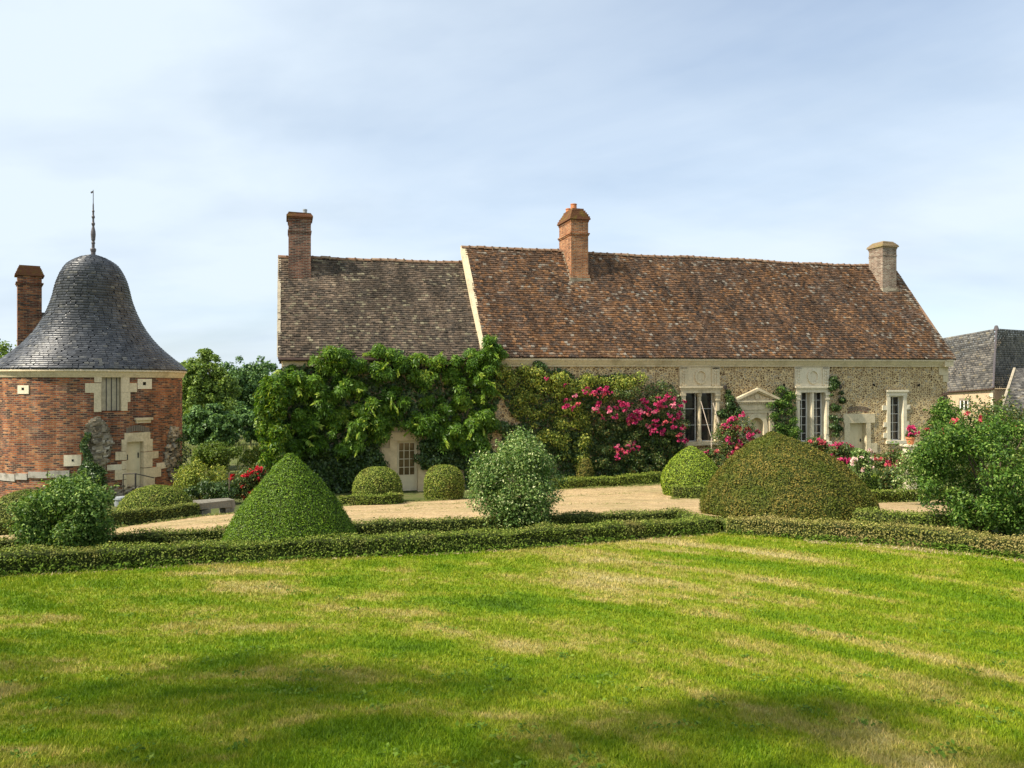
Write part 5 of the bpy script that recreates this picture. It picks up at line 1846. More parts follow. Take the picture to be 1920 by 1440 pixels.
hedge(H1, 0.36, 0.30, M['box_hedge'], 'long low box hedge edging the lawn, left of the corner, with browned front', 2300, 0.030, 1)
hedge(H1R, 0.36, 0.32, M['box_tan_sunny'], 'low sunlit box hedge edging the lawn, right of the corner, under the brown dome', 2400, 0.030, 2)
hedge(H2, 0.34, 0.27, M['box_dark'], 'second low box hedge between the front hedge and the gravel, behind the green cone', 1700, 0.034, 3)
hedge([(1262, 972, 15.65), (1300, 974, 15.0), (1335, 981, 14.35)], 0.3, 0.22, M['box_hedge'], 'short slanting box hedge joining the two low hedges at the corner', 1700, 0.034, 4)
hedge(H2R, 0.45, 0.27, M['box_hedge'], 'short soft box hedge right of the brown dome, before the gravel', 1500, 0.036, 5)
hedge([(-60, 1011, 17.3), (50, 1006, 17.8)], 0.4, 0.36, M['box_dark'], 'low box hedge at the left edge beside the gravel, under the domed bush', 1000, 0.045, 6)
hedge([(150, 995, 18.0), (215, 991, 18.3), (300, 981, 19.3), (376, 969, 20.6)], 0.4, 0.37, M['box_dark'], 'box hedge in front of the flat dome, ending at the stone trough', 1100, 0.045, 7)
hedge([(636, 949, 24.3), (690, 951, 24.4), (740, 948, 24.7), (757, 941, 25.5)], 0.4, 0.34, M['box_hedge'], 'short curved box hedge at the foot of the round ball', 1000, 0.05, 8)
hedge([(1040, 920, 29.8), (1150, 912, 30.4), (1245, 904, 31.3)], 0.5, 0.40, M['box_olive'], 'low box hedge along the house below the pink climbing rose', 900, 0.055, 9)
hedge([(1262, 931, 25.6), (1345, 931, 25.4)], 0.45, 0.46, M['box_hedge'], 'short box hedge in front of the small lime cone', 900, 0.05, 10)
hedge([(1610, 938, 25.0), (1700, 934, 25.6), (1790, 928, 26.6)], 0.45, 0.40, M['box_hedge'], 'low box hedge beyond the gravel on the right, below the roses', 900, 0.05, 11)
hedge([(1608, 905, 28.3), (1690, 898, 29.2)], 0.8, 0.45, M['yew_lime'], 'mossy yellow-green hedge among the white roses', 700, 0.055, 12)


# ---- clipped yews and box balls
def topiary(name, pxc, D, prof, mat, label, dens, size, rag=0.02, ecc=0.0, cut=None, seed=0, cat='topiary', lump=0.02, lean=0.0):
    """Solid of revolution clipped from a bush. prof = (pixel row, half width in pixels) from top to foot."""
    k = D / F
    pr_ = [((h * k), CZ + (720 - y) * k) for y, h in prof]
    cx, cy, _ = P(pxc, 720, D)
    g = gz(cx, cy)
    r = np.array([a for a, _ in pr_]); z = np.array([b for _, b in pr_])
    # foot meets the ground
    r = np.r_[r, r[-1] * 0.97]; z = np.r_[z, min(g - 0.05, z[-1] - 0.05)]
    dl = np.r_[0, np.cumsum(np.hypot(np.diff(r), np.diff(z)))]
    fine = np.linspace(0, dl[-1], 400)
    rf = np.interp(fine, dl, r); zf_ = np.interp(fine, dl, z)
    ker = np.ones(15) / 15
    rs = np.convolve(np.pad(rf, 7, mode='edge'), ker, 'valid'); zs = np.convolve(np.pad(zf_, 7, mode='edge'), ker, 'valid')
    wgt = np.cumsum(rs + 0.01); wgt = wgt / wgt[-1]
    area = float((2 * PI * rs * np.gradient(fine)).sum())
    n = int(area * dens)
    i = np.searchsorted(wgt, RNG.uniform(0, 1, n)).clip(1, 398)
    a = RNG.uniform(0, 2 * PI, n)
    dr = np.gradient(rs); dz = np.gradient(zs)
    nr_ = np.stack([-dz[i], dr[i]], -1)
    nr_ = nr_ / (np.linalg.norm(nr_, axis=1, keepdims=True) + 1e-9)

    def shape(i, a, off):
        rr = rs[i] + off
        x = cx + rr * np.cos(a); y = cy + rr * np.sin(a); zz = zs[i]
        w_ = lump * wob(x - cx, y - cy, zz, 2.2, seed) + lump * 0.6 * wob(x, y, zz, 5.5, seed + 3)
        x = x + w_ * np.cos(a); y = y + w_ * np.sin(a); zz = zz + w_ * 0.5
        if lean: x = x + lean * k * np.clip((zz - zs[-1]) / (zs[0] - zs[-1]), 0, 1) ** 3
        if cut is not None: x = np.maximum(x, cx + cut * k + 0.0 * x)
        return np.stack([x, y, zz], -1)
    p = shape(i, a, RNG.normal(0, rag, n) - 0.006)
    N = np.stack([nr_[:, 0] * np.cos(a), nr_[:, 0] * np.sin(a), nr_[:, 1]], -1)
    if cut is not None:
        m_ = p[:, 0] <= cx + cut * k + 1e-6
        N[m_] = (-1, 0, 0.1); p[m_, 0] += RNG.normal(0, rag, m_.sum())
    root = thing(name, (float(cx), float(cy), float(g)), label, cat, 'clipped evergreens')
    up = np.tile((0, 0, 0.9), (n, 1))
    link('foliage', leaf_mesh('foliage', p, N, size, mat, 0.5, 0.55, 0.2, T=RNG.normal(size=(n, 3)) + N * 0.8 + up * 0.4), root)
    ii = np.linspace(0, 399, 40).astype(int); na = 40
    I, A = np.meshgrid(ii, np.linspace(0, 2 * PI, na, endpoint=False), indexing='ij')
    q = shape(I.ravel(), A.ravel(), np.full(I.size, -0.04))
    q[:, 0] = np.where(np.abs(q[:, 0] - cx) < 0, q[:, 0], q[:, 0])
    idx = np.arange(40 * na).reshape(40, na)
    Fq = np.stack([idx[:-1], np.roll(idx[:-1], -1, 1), np.roll(idx[1:], -1, 1), idx[1:]], -1).reshape(-1)
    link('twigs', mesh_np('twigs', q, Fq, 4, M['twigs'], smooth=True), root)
    return root


topiary('clipped_yew', 545, 12.5, [(850, 1), (856, 8), (867, 21), (885, 39), (901, 53), (914, 63), (939, 82), (952, 91), (985, 111), (1008, 121), (1026, 125)], M['yew_green'],
        'bright green yew clipped to a cone behind the front hedge', 6500, 0.027, 0.018, seed=1, lump=0.022)
topiary('clipped_yew', 1476, 17.4, [(808, 1), (812, 9), (818, 20), (826, 39), (835, 55), (850, 79), (868, 101), (885, 118), (900, 132), (927, 151), (950, 158), (968, 154)], M['yew_brown'],
        'large bronze-brown yew clipped to a pointed dome on the right', 2600, 0.042, 0.022, seed=2, lump=0.045, lean=-30)
topiary('clipped_yew', 1296, 27.2, [(836, 2), (841, 11), (852, 25), (866, 39), (882, 50), (898, 55), (912, 55), (926, 50)], M['yew_lime'],
        'small lime-green yew clipped to a cone near the house', 1500, 0.055, 0.022, seed=3)
topiary('clipped_box', 708, 26.2, [(875, 3), (877, 18), (884, 30), (894, 39), (906, 44), (920, 46), (935, 45)], M['box_olive'],
        'olive round box ball left of the glazed door', 1500, 0.052, 0.018, seed=4)
topiary('clipped_box', 832, 27.2, [(872, 3), (873.5, 16), (879, 26), (888, 33), (900, 37), (915, 38), (930, 36), (938, 33)], M['box_olive'],
        'olive box dome with one flat side right of the glazed door', 1500, 0.052, 0.018, cut=-35, seed=5)
topiary('clipped_box', 292, 22.6, [(910, 3), (911.5, 18), (917, 36), (927, 50), (940, 60), (956, 66), (968, 66)], M['box_olive'],
        'low flat olive box dome before the tower door', 1600, 0.048, 0.018, seed=6)
topiary('clipped_box', 48, 20.5, [(918, 3), (921, 18), (930, 38), (944, 56), (960, 68), (978, 74), (990, 74)], M['box_dark'],
        'dark domed box bush under the tower, at the left edge', 1600, 0.046, 0.02, seed=7)
topiary('clipped_box', 1098, 31.5, [(858, 2), (861, 7), (870, 12), (884, 15), (900, 16)], M['yew_brown'],
        'small brown clipped mound under the climbing rose', 1200, 0.06, 0.03, seed=8)


# ---- loose shrubs
def lobes(cx, cy, z0, z1, rx, ry, n, rl, seed, flat=0.85):
    rg = np.random.default_rng(seed)
    L = []
    for _ in range(n):
        q = norm(rg.normal(size=3)) * rg.uniform(0.45, 1.0) ** 0.6
        q = np.sign(q) * np.abs(q) ** flat
        L.append((cx + q[0] * rx, cy + q[1] * ry, (z0 + z1) / 2 + q[2] * (z1 - z0) / 2 * 0.98, rl * rg.uniform(0.65, 1.25)))
    return L


def lobe_points(L, n, seed, shell=0.22, zmin=None):
    rg = np.random.default_rng(seed)
    L = np.array(L)
    w = L[:, 3] ** 2; w = w / w.sum()
    i = rg.choice(len(L), n, p=w)
    d = norm(rg.normal(size=(n, 3)))
    d[:, 2] = np.where(rg.uniform(0, 1, n) < 0.35, np.abs(d[:, 2]), d[:, 2])
    lump = 1 + 0.12 * wob(d[:, 0] * 3 + L[i, 0] * 7, d[:, 1] * 3, d[:, 2] * 3 + L[i, 2] * 5, 1.0, seed)
    rad = L[i, 3] * lump * (1 - shell * np.abs(rg.normal(0, 1, n)) + 0.10 * rg.normal(0, 1, n))
    p = L[i, :3] + d * rad[:, None]
    return p, d


def shrub(name, x0, x1, y0, y1, D, mat, label, n, size, nl=26, rl=0.3, seed=0, depth=1.0, cat='shrub', group=None, aspect=0.5, droop=0.25, rnd=0.7, core=True, sprays=0, root=None, rot=0.0, stems=0):
    """Loose shrub of leaf clumps filling a pixel box at distance D."""
    k = D / F
    cx, cy, zt = P((x0 + x1) / 2, y0, D)
    rx = (x1 - x0) / 2 * k; ry = rx * depth
    zt = CZ + (720 - y0) * k; zb = CZ + (720 - y1) * k
    g = gz(cx, cy); zb = max(min(zb, g + 0.3), g - 0.1)
    r = rl * min(rx, (zt - zb) / 2)
    L = lobes(cx, cy, zb + r * 0.6, zt - r * 0.85, max(rx - r * 0.85, .02), max(ry - r * 0.85, .02), nl, r, seed, 0.86)
    p, d = lobe_points(L, n, seed + 1, 0.26)
    keep = p[:, 2] > gz(p[:, 0], p[:, 1]) - 0.02
    p, d = p[keep], d[keep]
    if sprays:
        rg = np.random.default_rng(seed + 5)
        for _ in range(sprays):
            l = L[rg.integers(len(L))]
            dd = norm(rg.normal(size=3) * (1, 1, 0.6) + (0, 0, 0.75))
            st = np.array(l[:3]) + dd * l[3] * 0.8
            ln = rg.uniform(0.12, 0.32) * (1.5 if rx > 1 else 1)
            t = rg.uniform(0, 1, 26)
            q = st + dd * (t * ln)[:, None] + rg.normal(0, 0.022, (26, 3))
            p = np.vstack([p, q]); d = np.vstack([d, np.tile(dd, (26, 1)) + rg.normal(0, 0.6, (26, 3))])
    if root is None:
        root = thing(name, (float(cx), float(cy), float(g)), label, cat, group)
    N = d + np.array((0, 0, 0.35))
    link('foliage', leaf_mesh('foliage', p, N, size, mat, aspect, rnd, 0.25, droop, T=RNG.normal(size=(len(p), 3)) + d * 0.8), root)
    if stems:
        rg = random.Random(seed)
        for _ in range(stems):
            l = L[rg.randrange(len(L))]
            b = np.array((cx + rg.uniform(-.2, .2) * rx, cy + rg.uniform(-.2, .2) * ry, g - 0.05))
            e = np.array(l[:3]) + np.array([rg.uniform(-.3, .3) for _ in range(3)]) * l[3]
            m_ = (b + e) / 2 + np.array((0, 0, 0.12 * (e[2] - b[2])))
            MB().tube([b, m_, e], 0.018 + 0.008 * rx, 5, 0.006).build('stem', M['bark'], root)
    return root, L


shrub('variegated_shrub', 876, 1060, 806, 1004, 14.7, M['shrub_grey'], 'rounded shrub of pale cream-edged leaves behind the front hedge, centre', 34000, 0.050, 90, 0.30, 21, 0.95, sprays=90, stems=6)
shrub('evergreen_shrub', 30, 216, 884, 1046, 11.9, M['shrub_glossy'], 'loose dark glossy shrub behind the left end of the front hedge', 26000, 0.050, 70, 0.32, 22, 0.9, sprays=90, aspect=0.5, stems=6)
shrub('laurel_shrub', 1716, 2010, 762, 1008, 13.6, M['shrub_right'], 'big sprawling laurel-like shrub filling the right edge', 34000, 0.056, 110, 0.20, 23, 0.8, sprays=170, stems=14, droop=0.3)
# its upper, more distant masses
shrub('laurel_shrub', 1738, 1806, 736, 880, 31.0, M['shrub_right'], 'leafy bush climbing against the right corner of the house', 9000, 0.10, 60, 0.5, 24, 0.8, stems=4, sprays=30)
shrub('rose_shrub', 1775, 1960, 738, 850, 19.0, M['rose_leaf'], 'tall straggly shrub with reddish shoots behind the laurel-like shrub', 14000, 0.065, 70, 0.30, 25, 0.8, stems=8, sprays=120)
shrub('low_shrub', 1672, 1790, 838, 920, 24.0, M['shrub_grey'], 'pale low shrub between the roses and the laurel-like shrub', 7000, 0.07, 24, 0.40, 26, 0.8, sprays=20)
# between the tower and the house
shrub('garden_shrub', 322, 432, 860, 948, 27.0, M['vine_yellow'], 'yellow-green bushy shrub right of the tower door', 7000, 0.075, 28, 0.36, 27, 0.8, stems=8, sprays=25)
shrub('garden_shrub', 345, 452, 895, 950, 25.5, M['ivy'], 'dark low shrub in front of the yellow-green bush by the tower', 5000, 0.075, 20, 0.42, 28, 0.7)
shrub('garden_shrub', 345, 460, 826, 905, 38.0, M['tree_light'], 'light green rounded shrub between tower and trees', 7000, 0.12, 26, 0.42, 29, 0.9, stems=6)
shrub('garden_shrub', 445, 530, 832, 900, 33.0, M['tree_light'], 'pale feathery shrub at the left foot of the wisteria', 3500, 0.10, 16, 0.36, 30, 0.8, sprays=14)
shrub('ivy_shrub', 150, 205, 862, 925, 26.0, M['ivy'], 'dark ivy bush at the foot of the rubble stump on the tower', 4000, 0.085, 16, 0.44, 31, 0.7, cat='ivy')


# ---- climbers on the house front
def on_wall(q, t):
    """Pixels on the wall plane to world, lifted t towards the viewer."""
    u = (q[:, 0] - 960) / F
    D = (30.69 - t) / (AX - AY * u)
    return np.stack([u * D, D, CZ - (q[:, 1] - 720) / F * D], -1)


OUT = np.array((AY, -AX, 0.0))      # out of the wall, towards the garden


def climber(name, poly, holes, n_lump, r0, r1, n_leaf, size, mat, label, seed, thick=0.25, aspect=0.5, cat='climber', droop=0.4, under=None, compound=False, stems=None, group=None):
    rg = np.random.default_rng(seed)
    c = sample_poly(n_lump, poly, holes)
    t = rg.uniform(0.05, thick, n_lump)
    cw = on_wall(c, t)
    r = rg.uniform(r0, r1, n_lump)
    L = np.c_[cw, r]
    i = rg.choice(n_lump, n_leaf, p=r ** 2 / (r ** 2).sum())
    d = norm(rg.normal(size=(n_leaf, 3)) + OUT * 0.55 + np.array((0, 0, 0.35)))
    p = L[i, :3] + d * (L[i, 3] * (0.85 + 0.18 * rg.normal(size=n_leaf)))[:, None] * np.array((1, 1, 0.8))
    dist = ((p - np.array((HX0, HY0, 0))) * OUT).sum(1)
    sh = np.where(dist < 0.04, 0.05 - dist, 0)
    p = p + OUT * sh[:, None]
    zb = gz(p[:, 0], p[:, 1])
    k = p[:, 2] > zb
    p, d = p[k], d[k]
    s0, z0 = W(poly[0][0], poly[0][1])
    xs = np.mean([a for a, _ in poly]); base = HW(W(xs, 800)[0], -0.3, 0)
    root = thing(name, (float(base[0]), float(base[1]), float(gz(base[0], base[1]))), label, cat, group)
    if compound:
        # each point carries a star of long drooping leaflets
        m = 9
        n = len(p)
        ang = rg.uniform(0, 2 * PI, (n, 1)) + np.linspace(0, 2 * PI, m, endpoint=False)[None]
        N = norm(d + OUT * 0.3 + np.array((0, 0, 0.4)) + rg.normal(0, 0.3, (n, 3)))
        A = norm(np.cross(N, rg.normal(size=(n, 3)))); B = np.cross(N, A)
        R_ = size * rg.uniform(0.6, 1.25, (n, 1))
        dirs = A[:, None] * np.cos(ang)[..., None] + B[:, None] * np.sin(ang)[..., None] + N[:, None] * -0.25
        pp = p[:, None] + dirs * (R_ * rg.uniform(0.5, 1.0, (n, m)))[..., None]
        tt = np.clip(rg.normal(0.42, 0.17, (n, 1)) + 0.30 * wob(p[:, 0], p[:, 1], p[:, 2], 0.9, seed)[:, None] + rg.normal(0, 0.10, (n, m)), 0, 1)
        SP, SN, ST, SD = [pp.reshape(-1, 3)], [np.repeat(N, m, 0)], [tt.ravel()], [dirs.reshape(-1, 3) * 2]
        for _ in range(n_lump // 3):          # loose young shoots, some arching out, some hanging
            q = p[rg.integers(len(p))]
            dv = norm(OUT * rg.uniform(0.2, 1.0) + np.array((rg.normal(0, .5), rg.normal(0, .3), rg.uniform(-0.9, 0.9))))
            ln = rg.uniform(0.25, 0.7); k_ = 14
            f = np.linspace(0.1, 1, k_)[:, None]
            cp = q + dv * f * ln + np.array((0, 0, -0.35)) * f ** 2 * ln
            sd = norm(np.cross(dv, rg.normal(size=3)))
            for sg in (-1, 1):
                SP.append(cp + sd * sg * 0.05); SN.append(np.tile(norm(OUT + (0, 0, 0.8)), (k_, 1)))
                SD.append(np.tile(sd * sg + dv * 0.5 + np.array((0, 0, -0.4)), (k_, 1)) * 2); ST.append(np.clip(0.35 + 0.6 * f[:, 0] + rg.normal(0, .1, k_), 0, 1))
        lm = leaf_mesh('foliage', np.concatenate(SP), np.concatenate(SN), size * 0.9, mat, 0.32, 0.38, 0.15, 0.35, 0.35, tint=np.concatenate(ST), T=np.concatenate(SD))
    else:
        lm = leaf_mesh('foliage', p, d + OUT * 0.3, size, mat, aspect, 0.6, 0.2, droop)
    link('foliage', lm, root)
    if under:
        nu, su, mu = under
        q = sample_poly(nu, poly, holes)
        pu = on_wall(q, rg.uniform(0.04, 0.22, nu))
        k = pu[:, 2] > gz(pu[:, 0], pu[:, 1])
        pu = pu[k]
        link('inner_foliage', leaf_mesh('inner_foliage', pu, np.tile(OUT + (0, 0, 0.3), (len(pu), 1)), su, mu, 0.75, 0.5, 0.15, 0.4), root)
    if stems:
        rs = random.Random(seed)
        for px, py0, py1, rad in stems:
            path = []
            for kk in range(8):
                y = py0 + (py1 - py0) * kk / 7
                x = px + 7 * math.sin(kk * 1.3 + px) + rs.uniform(-3, 3)
                path.append(tuple(on_wall(np.array([[x, y]]), np.array([0.12 + 0.05 * rs.random()]))[0]))
            MB().tube(path, rad, 6, rad * 0.5).build('stem', M['vine_wood'], root)
    return root


door_hole = [(738, 818), (784, 816), (788, 832), (790, 930), (742, 930), (736, 880), (728, 868), (731, 840)]
WIST = [(492, 745), (500, 712), (530, 688), (575, 682), (600, 668), (625, 650), (645, 655), (665, 672), (690, 668), (700, 652), (725, 660), (745, 655), (770, 662), (795, 672),
        (850, 676), (880, 668), (900, 655), (915, 645), (932, 655), (940, 668), (930, 690), (928, 760), (925, 820), (905, 850), (850, 850), (820, 835), (795, 822), (770, 800), (735, 800), (722, 815),
        (710, 845), (690, 838), (640, 850), (600, 845), (560, 850), (525, 845), (500, 820), (495, 790), (505, 770)]
climber('wisteria', WIST, [door_hole], 280, 0.10, 0.34, 6400, 0.175, M['wisteria'], 'bright green wisteria covering the left wing up to the gutter', 41, 0.75, compound=True,
        under=(9000, 0.14, M['ivy']), stems=[(560, 925, 760, 0.05), (690, 925, 800, 0.045), (905, 900, 720, 0.05), (655, 900, 790, 0.03)])
IVY = [(560, 840), (640, 838), (700, 845), (722, 868), (730, 885), (690, 880), (668, 885), (655, 925), (600, 935), (565, 925), (545, 870)]
climber('ivy', IVY, [door_hole], 60, 0.15, 0.36, 8000, 0.10, M['ivy'], 'dark ivy on the lower wing wall left of the glazed door', 42, 0.3, 0.75, 'ivy', under=(3500, 0.12, M['ivy']))
IVY2 = [(790, 825), (850, 838), (915, 835), (930, 850), (930, 920), (875, 922), (870, 880), (790, 880), (786, 850)]
climber('ivy', IVY2, [door_hole], 56, 0.15, 0.36, 7500, 0.10, M['ivy'], 'dark ivy on the lower wing wall right of the glazed door', 43, 0.3, 0.75, 'ivy', under=(3500, 0.12, M['ivy']))
shrub('wisteria_spray', 476, 540, 690, 846, 28.2, M['wisteria'], 'pale yellow-green end of foliage spilling round the left corner of the house', 5600, 0.17, 50, 0.42, 44, 0.8, cat='climber', sprays=40, aspect=0.33)
CREEP = [(926, 770), (926, 705), (950, 695), (985, 692), (1010, 698), (1040, 690), (1062, 695), (1085, 712), (1125, 705), (1160, 700), (1195, 705), (1205, 722), (1150, 740), (1120, 765), (1112, 800), (1105, 850), (1085, 880), (1060, 860),
         (1035, 845), (1010, 825), (985, 800), (955, 770), (940, 745)]
climber('creeper', CREEP, [], 120, 0.14, 0.40, 15000, 0.085, M['vine_yellow'], 'olive-yellow creeper on the flint wall between wisteria and climbing rose', 45, 0.45, 0.6, 'climber',
        under=(5200, 0.11, M['ivy']), stems=[(1065, 905, 800, 0.04), (985, 890, 760, 0.03), (1030, 890, 740, 0.03)])
SHADE = [(940, 790), (985, 800), (1040, 840), (1100, 800), (1160, 790), (1280, 800), (1285, 850), (1262, 890), (1060, 900), (1000, 880), (940, 850)]
climber('ivy', SHADE, [], 80, 0.15, 0.36, 9000, 0.09, M['ivy'], 'dark ivy low on the wall under the creeper and the rose', 46, 0.35, 0.7, 'ivy', under=(5000, 0.11, M['ivy']))


# ---- roses
def bloom_cluster(name, nb, spread, rad, mat, seed):
    """A loose truss of open double blooms."""
    rg = np.random.default_rng(seed)
    P_, N_, S_ = [], [], []
    for _ in range(nb):
        c = rg.normal(0, 1, 3) * spread * np.array((1, 0.6, 0.8))
        ax = norm(np.array((0.1, -0.8, 0.5)) + rg.normal(0, 0.4, 3))
        for ring_, cnt in ((1.0, 7), (0.62, 6), (0.3, 4)):
            a0 = rg.uniform(0, 6)
            u = norm(np.cross(ax, (0.3, 0.2, 1))); v = np.cross(ax, u)
            for k in range(cnt):
                a = a0 + 2 * PI * k / cnt
                dr = u * math.cos(a) + v * math.sin(a)
                P_.append(c + dr * rad * 0.6 * ring_ + ax * rad * (0.5 - 0.35 * ring_)); N_.append(ax * (0.9 + ring_) - dr * (1.2 - ring_)); S_.append(1)
    return leaf_mesh(name, np.array(P_), np.array(N_), rad * 0.95, mat, 0.95, 0.25, 0.2)


TRUSS = {m: [bloom_cluster('rose_truss', 5 + k, 0.055, 0.055, M[m], 60 + k) for k in range(4)] for m in ('pink', 'rosy', 'red', 'coral', 'blush', 'white_petal')}


def put_trusses(root, spots, mat, scale=1.0, seed=0):
    """One part per truss of blooms, below its rose."""
    rg = random.Random(seed)
    rl = Vector(root.location)
    for p in spots:
        o = bpy.data.objects.new('rose_truss', TRUSS[mat][rg.randrange(4)])
        C.objects.link(o)
        o.parent = root
        o.location = Vector(p) - rl
        o.rotation_euler = (rg.uniform(-.4, .4), rg.uniform(-.6, .6), rg.uniform(-.6, .6))
        s = scale * rg.uniform(0.75, 1.3)
        o.scale = (s, s, s)


ROSE = [(1085, 760), (1110, 742), (1150, 732), (1200, 725), (1235, 715), (1262, 722), (1280, 745), (1285, 775), (1284, 830), (1278, 868), (1230, 885), (1150, 888), (1105, 880), (1112, 830), (1118, 790)]
rose = climber('climbing_rose', ROSE, [], 110, 0.13, 0.36, 14000, 0.080, M['rose_leaf'], 'climbing rose heavy with crimson-pink blooms left of the pillared window', 47, 0.55, 0.55, 'climber',
               under=(3500, 0.10, M['ivy']), stems=[(1200, 900, 760, 0.03), (1245, 895, 770, 0.03), (1150, 900, 800, 0.02)])
spots = []
rg = np.random.default_rng(5)


def ell(cx, cy, rx, ry, n):
    for _ in range(n):
        a = rg.uniform(0, 2 * PI); q = math.sqrt(rg.uniform(0, 1))
        spots.append((cx + rx * q * math.cos(a), cy + ry * q * math.sin(a)))


ell(1225, 775, 50, 26, 28); ell(1258, 755, 30, 14, 14); ell(1122, 735, 28, 9, 10); ell(1155, 768, 44, 22, 14); ell(1075, 757, 16, 14, 6)
ell(1240, 800, 30, 14, 8); ell(1280, 825, 7, 30, 7); ell(1160, 850, 26, 14, 6); ell(1190, 838, 16, 8, 4)
for q in ((1061, 721), (1024, 711), (1262, 732), (1200, 733), (1140, 816), (1205, 815), (1243, 812)): spots.append(q)
q = np.array(spots)
wp = on_wall(q, rg.uniform(0.55, 0.85, len(q)))
put_trusses(rose, wp[:99][::2], 'pink', 1.2, 3)
put_trusses(rose, wp[:99][1::4], 'pink', 0.95, 4)
put_trusses(rose, wp[:99][3::8], 'coral', 1.1, 5)
put_trusses(rose, wp[:99][7::8], 'rosy', 1.15, 6)


def rose_bush(x0, x1, y0, y1, D, n, mats, label, seed, leaf='rose_leaf', ntruss=14, scale=1.0, top=0.55, dens=0.09, rl=0.42, nl=22):
    root, L = shrub('rose_bush', x0, x1, y0, y1, D, M[leaf], label, n, dens, nl, rl, seed, 0.8, 'rose bush', 'roses by the house', stems=6)
    rg = np.random.default_rng(seed)
    per = max(1, ntruss // len(mats))
    k = D / F
    for m in mats:
        pts_ = []
        while len(pts_) < per:
            l = L[rg.integers(len(L))]
            d = norm(rg.normal(size=3) + np.array((0.0, -1.1, 0.5)))
            p = np.array(l[:3]) + d * l[3] * 1.0
            pts_.append(p)
        put_trusses(root, pts_, m, scale, seed)
    return root


rose_bush(1332, 1428, 772, 885, 33.0, 7500, ['pink', 'pink', 'coral'], 'rose bush full of pink and coral blooms in front of the arched portal', 51, ntruss=48, scale=1.3)
rose_bush(1300, 1360, 838, 890, 31.5, 3000, ['coral', 'pink'], 'low rose bush with a few pink blooms behind the small lime cone', 52, ntruss=8, scale=1.1)
rose_bush(1500, 1565, 815, 880, 33.0, 3600, ['pink', 'coral'], 'pink rose bush below the twin-light window, behind the brown dome', 53, ntruss=16, scale=1.15)
rose_bush(1550, 1612, 822, 890, 31.0, 3600, ['pink', 'pink'], 'deep pink rose bush left of the low plank door', 54, ntruss=14, scale=1.15)
rose_bush(1628, 1705, 836, 900, 29.5, 4200, ['coral', 'coral', 'pink'], 'coral rose bush beneath the right-hand small window', 55, ntruss=26, scale=1.1)
rose_bush(1590, 1640, 836, 905, 28.5, 2600, ['blush'], 'blush rose bush in front of the low plank door', 56, ntruss=6, scale=1.1, leaf='shrub_grey')
rose_bush(1640, 1700, 870, 918, 27.0, 3200, ['white_petal'], 'rose bush with a few white blooms above the far box hedge', 57, ntruss=6, scale=0.9)
rose_bush(1712, 1768, 782, 850, 24.0, 2600, ['pink', 'coral'], 'straggling pink rose beside the terracotta pot', 58, ntruss=16, scale=1.0)
rose_bush(432, 508, 868, 942, 26.0, 4200, ['red', 'red'], 'bright red rose bush on a post between tower and house', 59, ntruss=20, scale=1.05)

rs_ = [o for o in bpy.data.objects if o.name.startswith('rose_shrub') and o.parent is None][0]
rg = np.random.default_rng(77)
put_trusses(rs_, [P(x, y, 18.0 + rg.uniform(-.3, .6)) for x, y in ((1788, 792), (1800, 806), (1838, 790), (1846, 800), (1870, 812), (1905, 800), (1815, 775), (1768, 812))], 'coral', 0.8, 9)

# ---- narrow climbers between the windows
climber('climber_column', [(1450, 735), (1465, 722), (1480, 730), (1492, 745), (1490, 790), (1500, 820), (1480, 835), (1452, 830), (1445, 790), (1442, 760)], [], 40, 0.10, 0.28, 4200, 0.085, M['shrub_right'],
        'upright green climber between the portal and the twin-light window', 71, 0.3, 0.5, 'climber', under=(900, 0.10, M['ivy']), stems=[(1465, 850, 740, 0.02)])
climber('ivy_column', [(1560, 712), (1568, 708), (1576, 725), (1580, 760), (1576, 810), (1560, 820), (1552, 790), (1558, 750)], [], 30, 0.08, 0.20, 3600, 0.08, M['ivy'],
        'narrow dark ivy column right of the twin-light window', 72, 0.25, 0.7, 'ivy', stems=[(1576, 830, 720, 0.018)])
climber('ivy_column', [(1360, 722), (1366, 724), (1372, 748), (1385, 765), (1386, 785), (1372, 795), (1352, 790), (1345, 775), (1360, 755)], [], 26, 0.08, 0.20, 3000, 0.08, M['ivy'],
        'small dark ivy left of the pediment', 73, 0.25, 0.7, 'ivy', stems=[(1364, 800, 728, 0.015)])
climber('wisteria_shoot', [(905, 650), (915, 632), (925, 632), (940, 655), (944, 665), (935, 672), (920, 690), (905, 690)], [], 14, 0.10, 0.26, 420, 0.15, M['wisteria'],
        'wisteria shoot reaching onto the main roof at the gable verge', 74, 0.9, compound=True)
climber('creeper_tuft', [(1002, 680), (1018, 678), (1024, 690), (1008, 694)], [], 8, 0.08, 0.2, 600, 0.08, M['ivy'], 'small dark ivy tuft under the cornice', 75, 0.3, 0.7, 'ivy')
# ivy on the tower stumps
def tower_ivy(x0, x1, y0, y1, n, seed, label):
    rg = np.random.default_rng(seed)
    pts_, nr = [], []
    for _ in range(n):
        y = rg.uniform(y0, y1); f = (y - y0) / (y1 - y0)
        x = (x0 + x1) / 2 + (x1 - x0) / 2 * rg.uniform(-1, 1) * (0.5 + 0.5 * f) + 4 * math.sin(y * 0.13 + seed)
        a, z = TWp(x, y)
        o = rg.uniform(0.15, 0.48)
        pts_.append((TX + (TR + o) * math.cos(a), TY + (TR + o) * math.sin(a), z)); nr.append((math.cos(a), math.sin(a), 0.4))
    loc = pts_[0]
    root = thing('ivy', (loc[0], loc[1], gz(loc[0], loc[1])), label, 'ivy')
    link('foliage', leaf_mesh('foliage', np.array(pts_), np.array(nr), 0.085, M['ivy'], 0.7, 0.6, 0.2, 0.3), root)


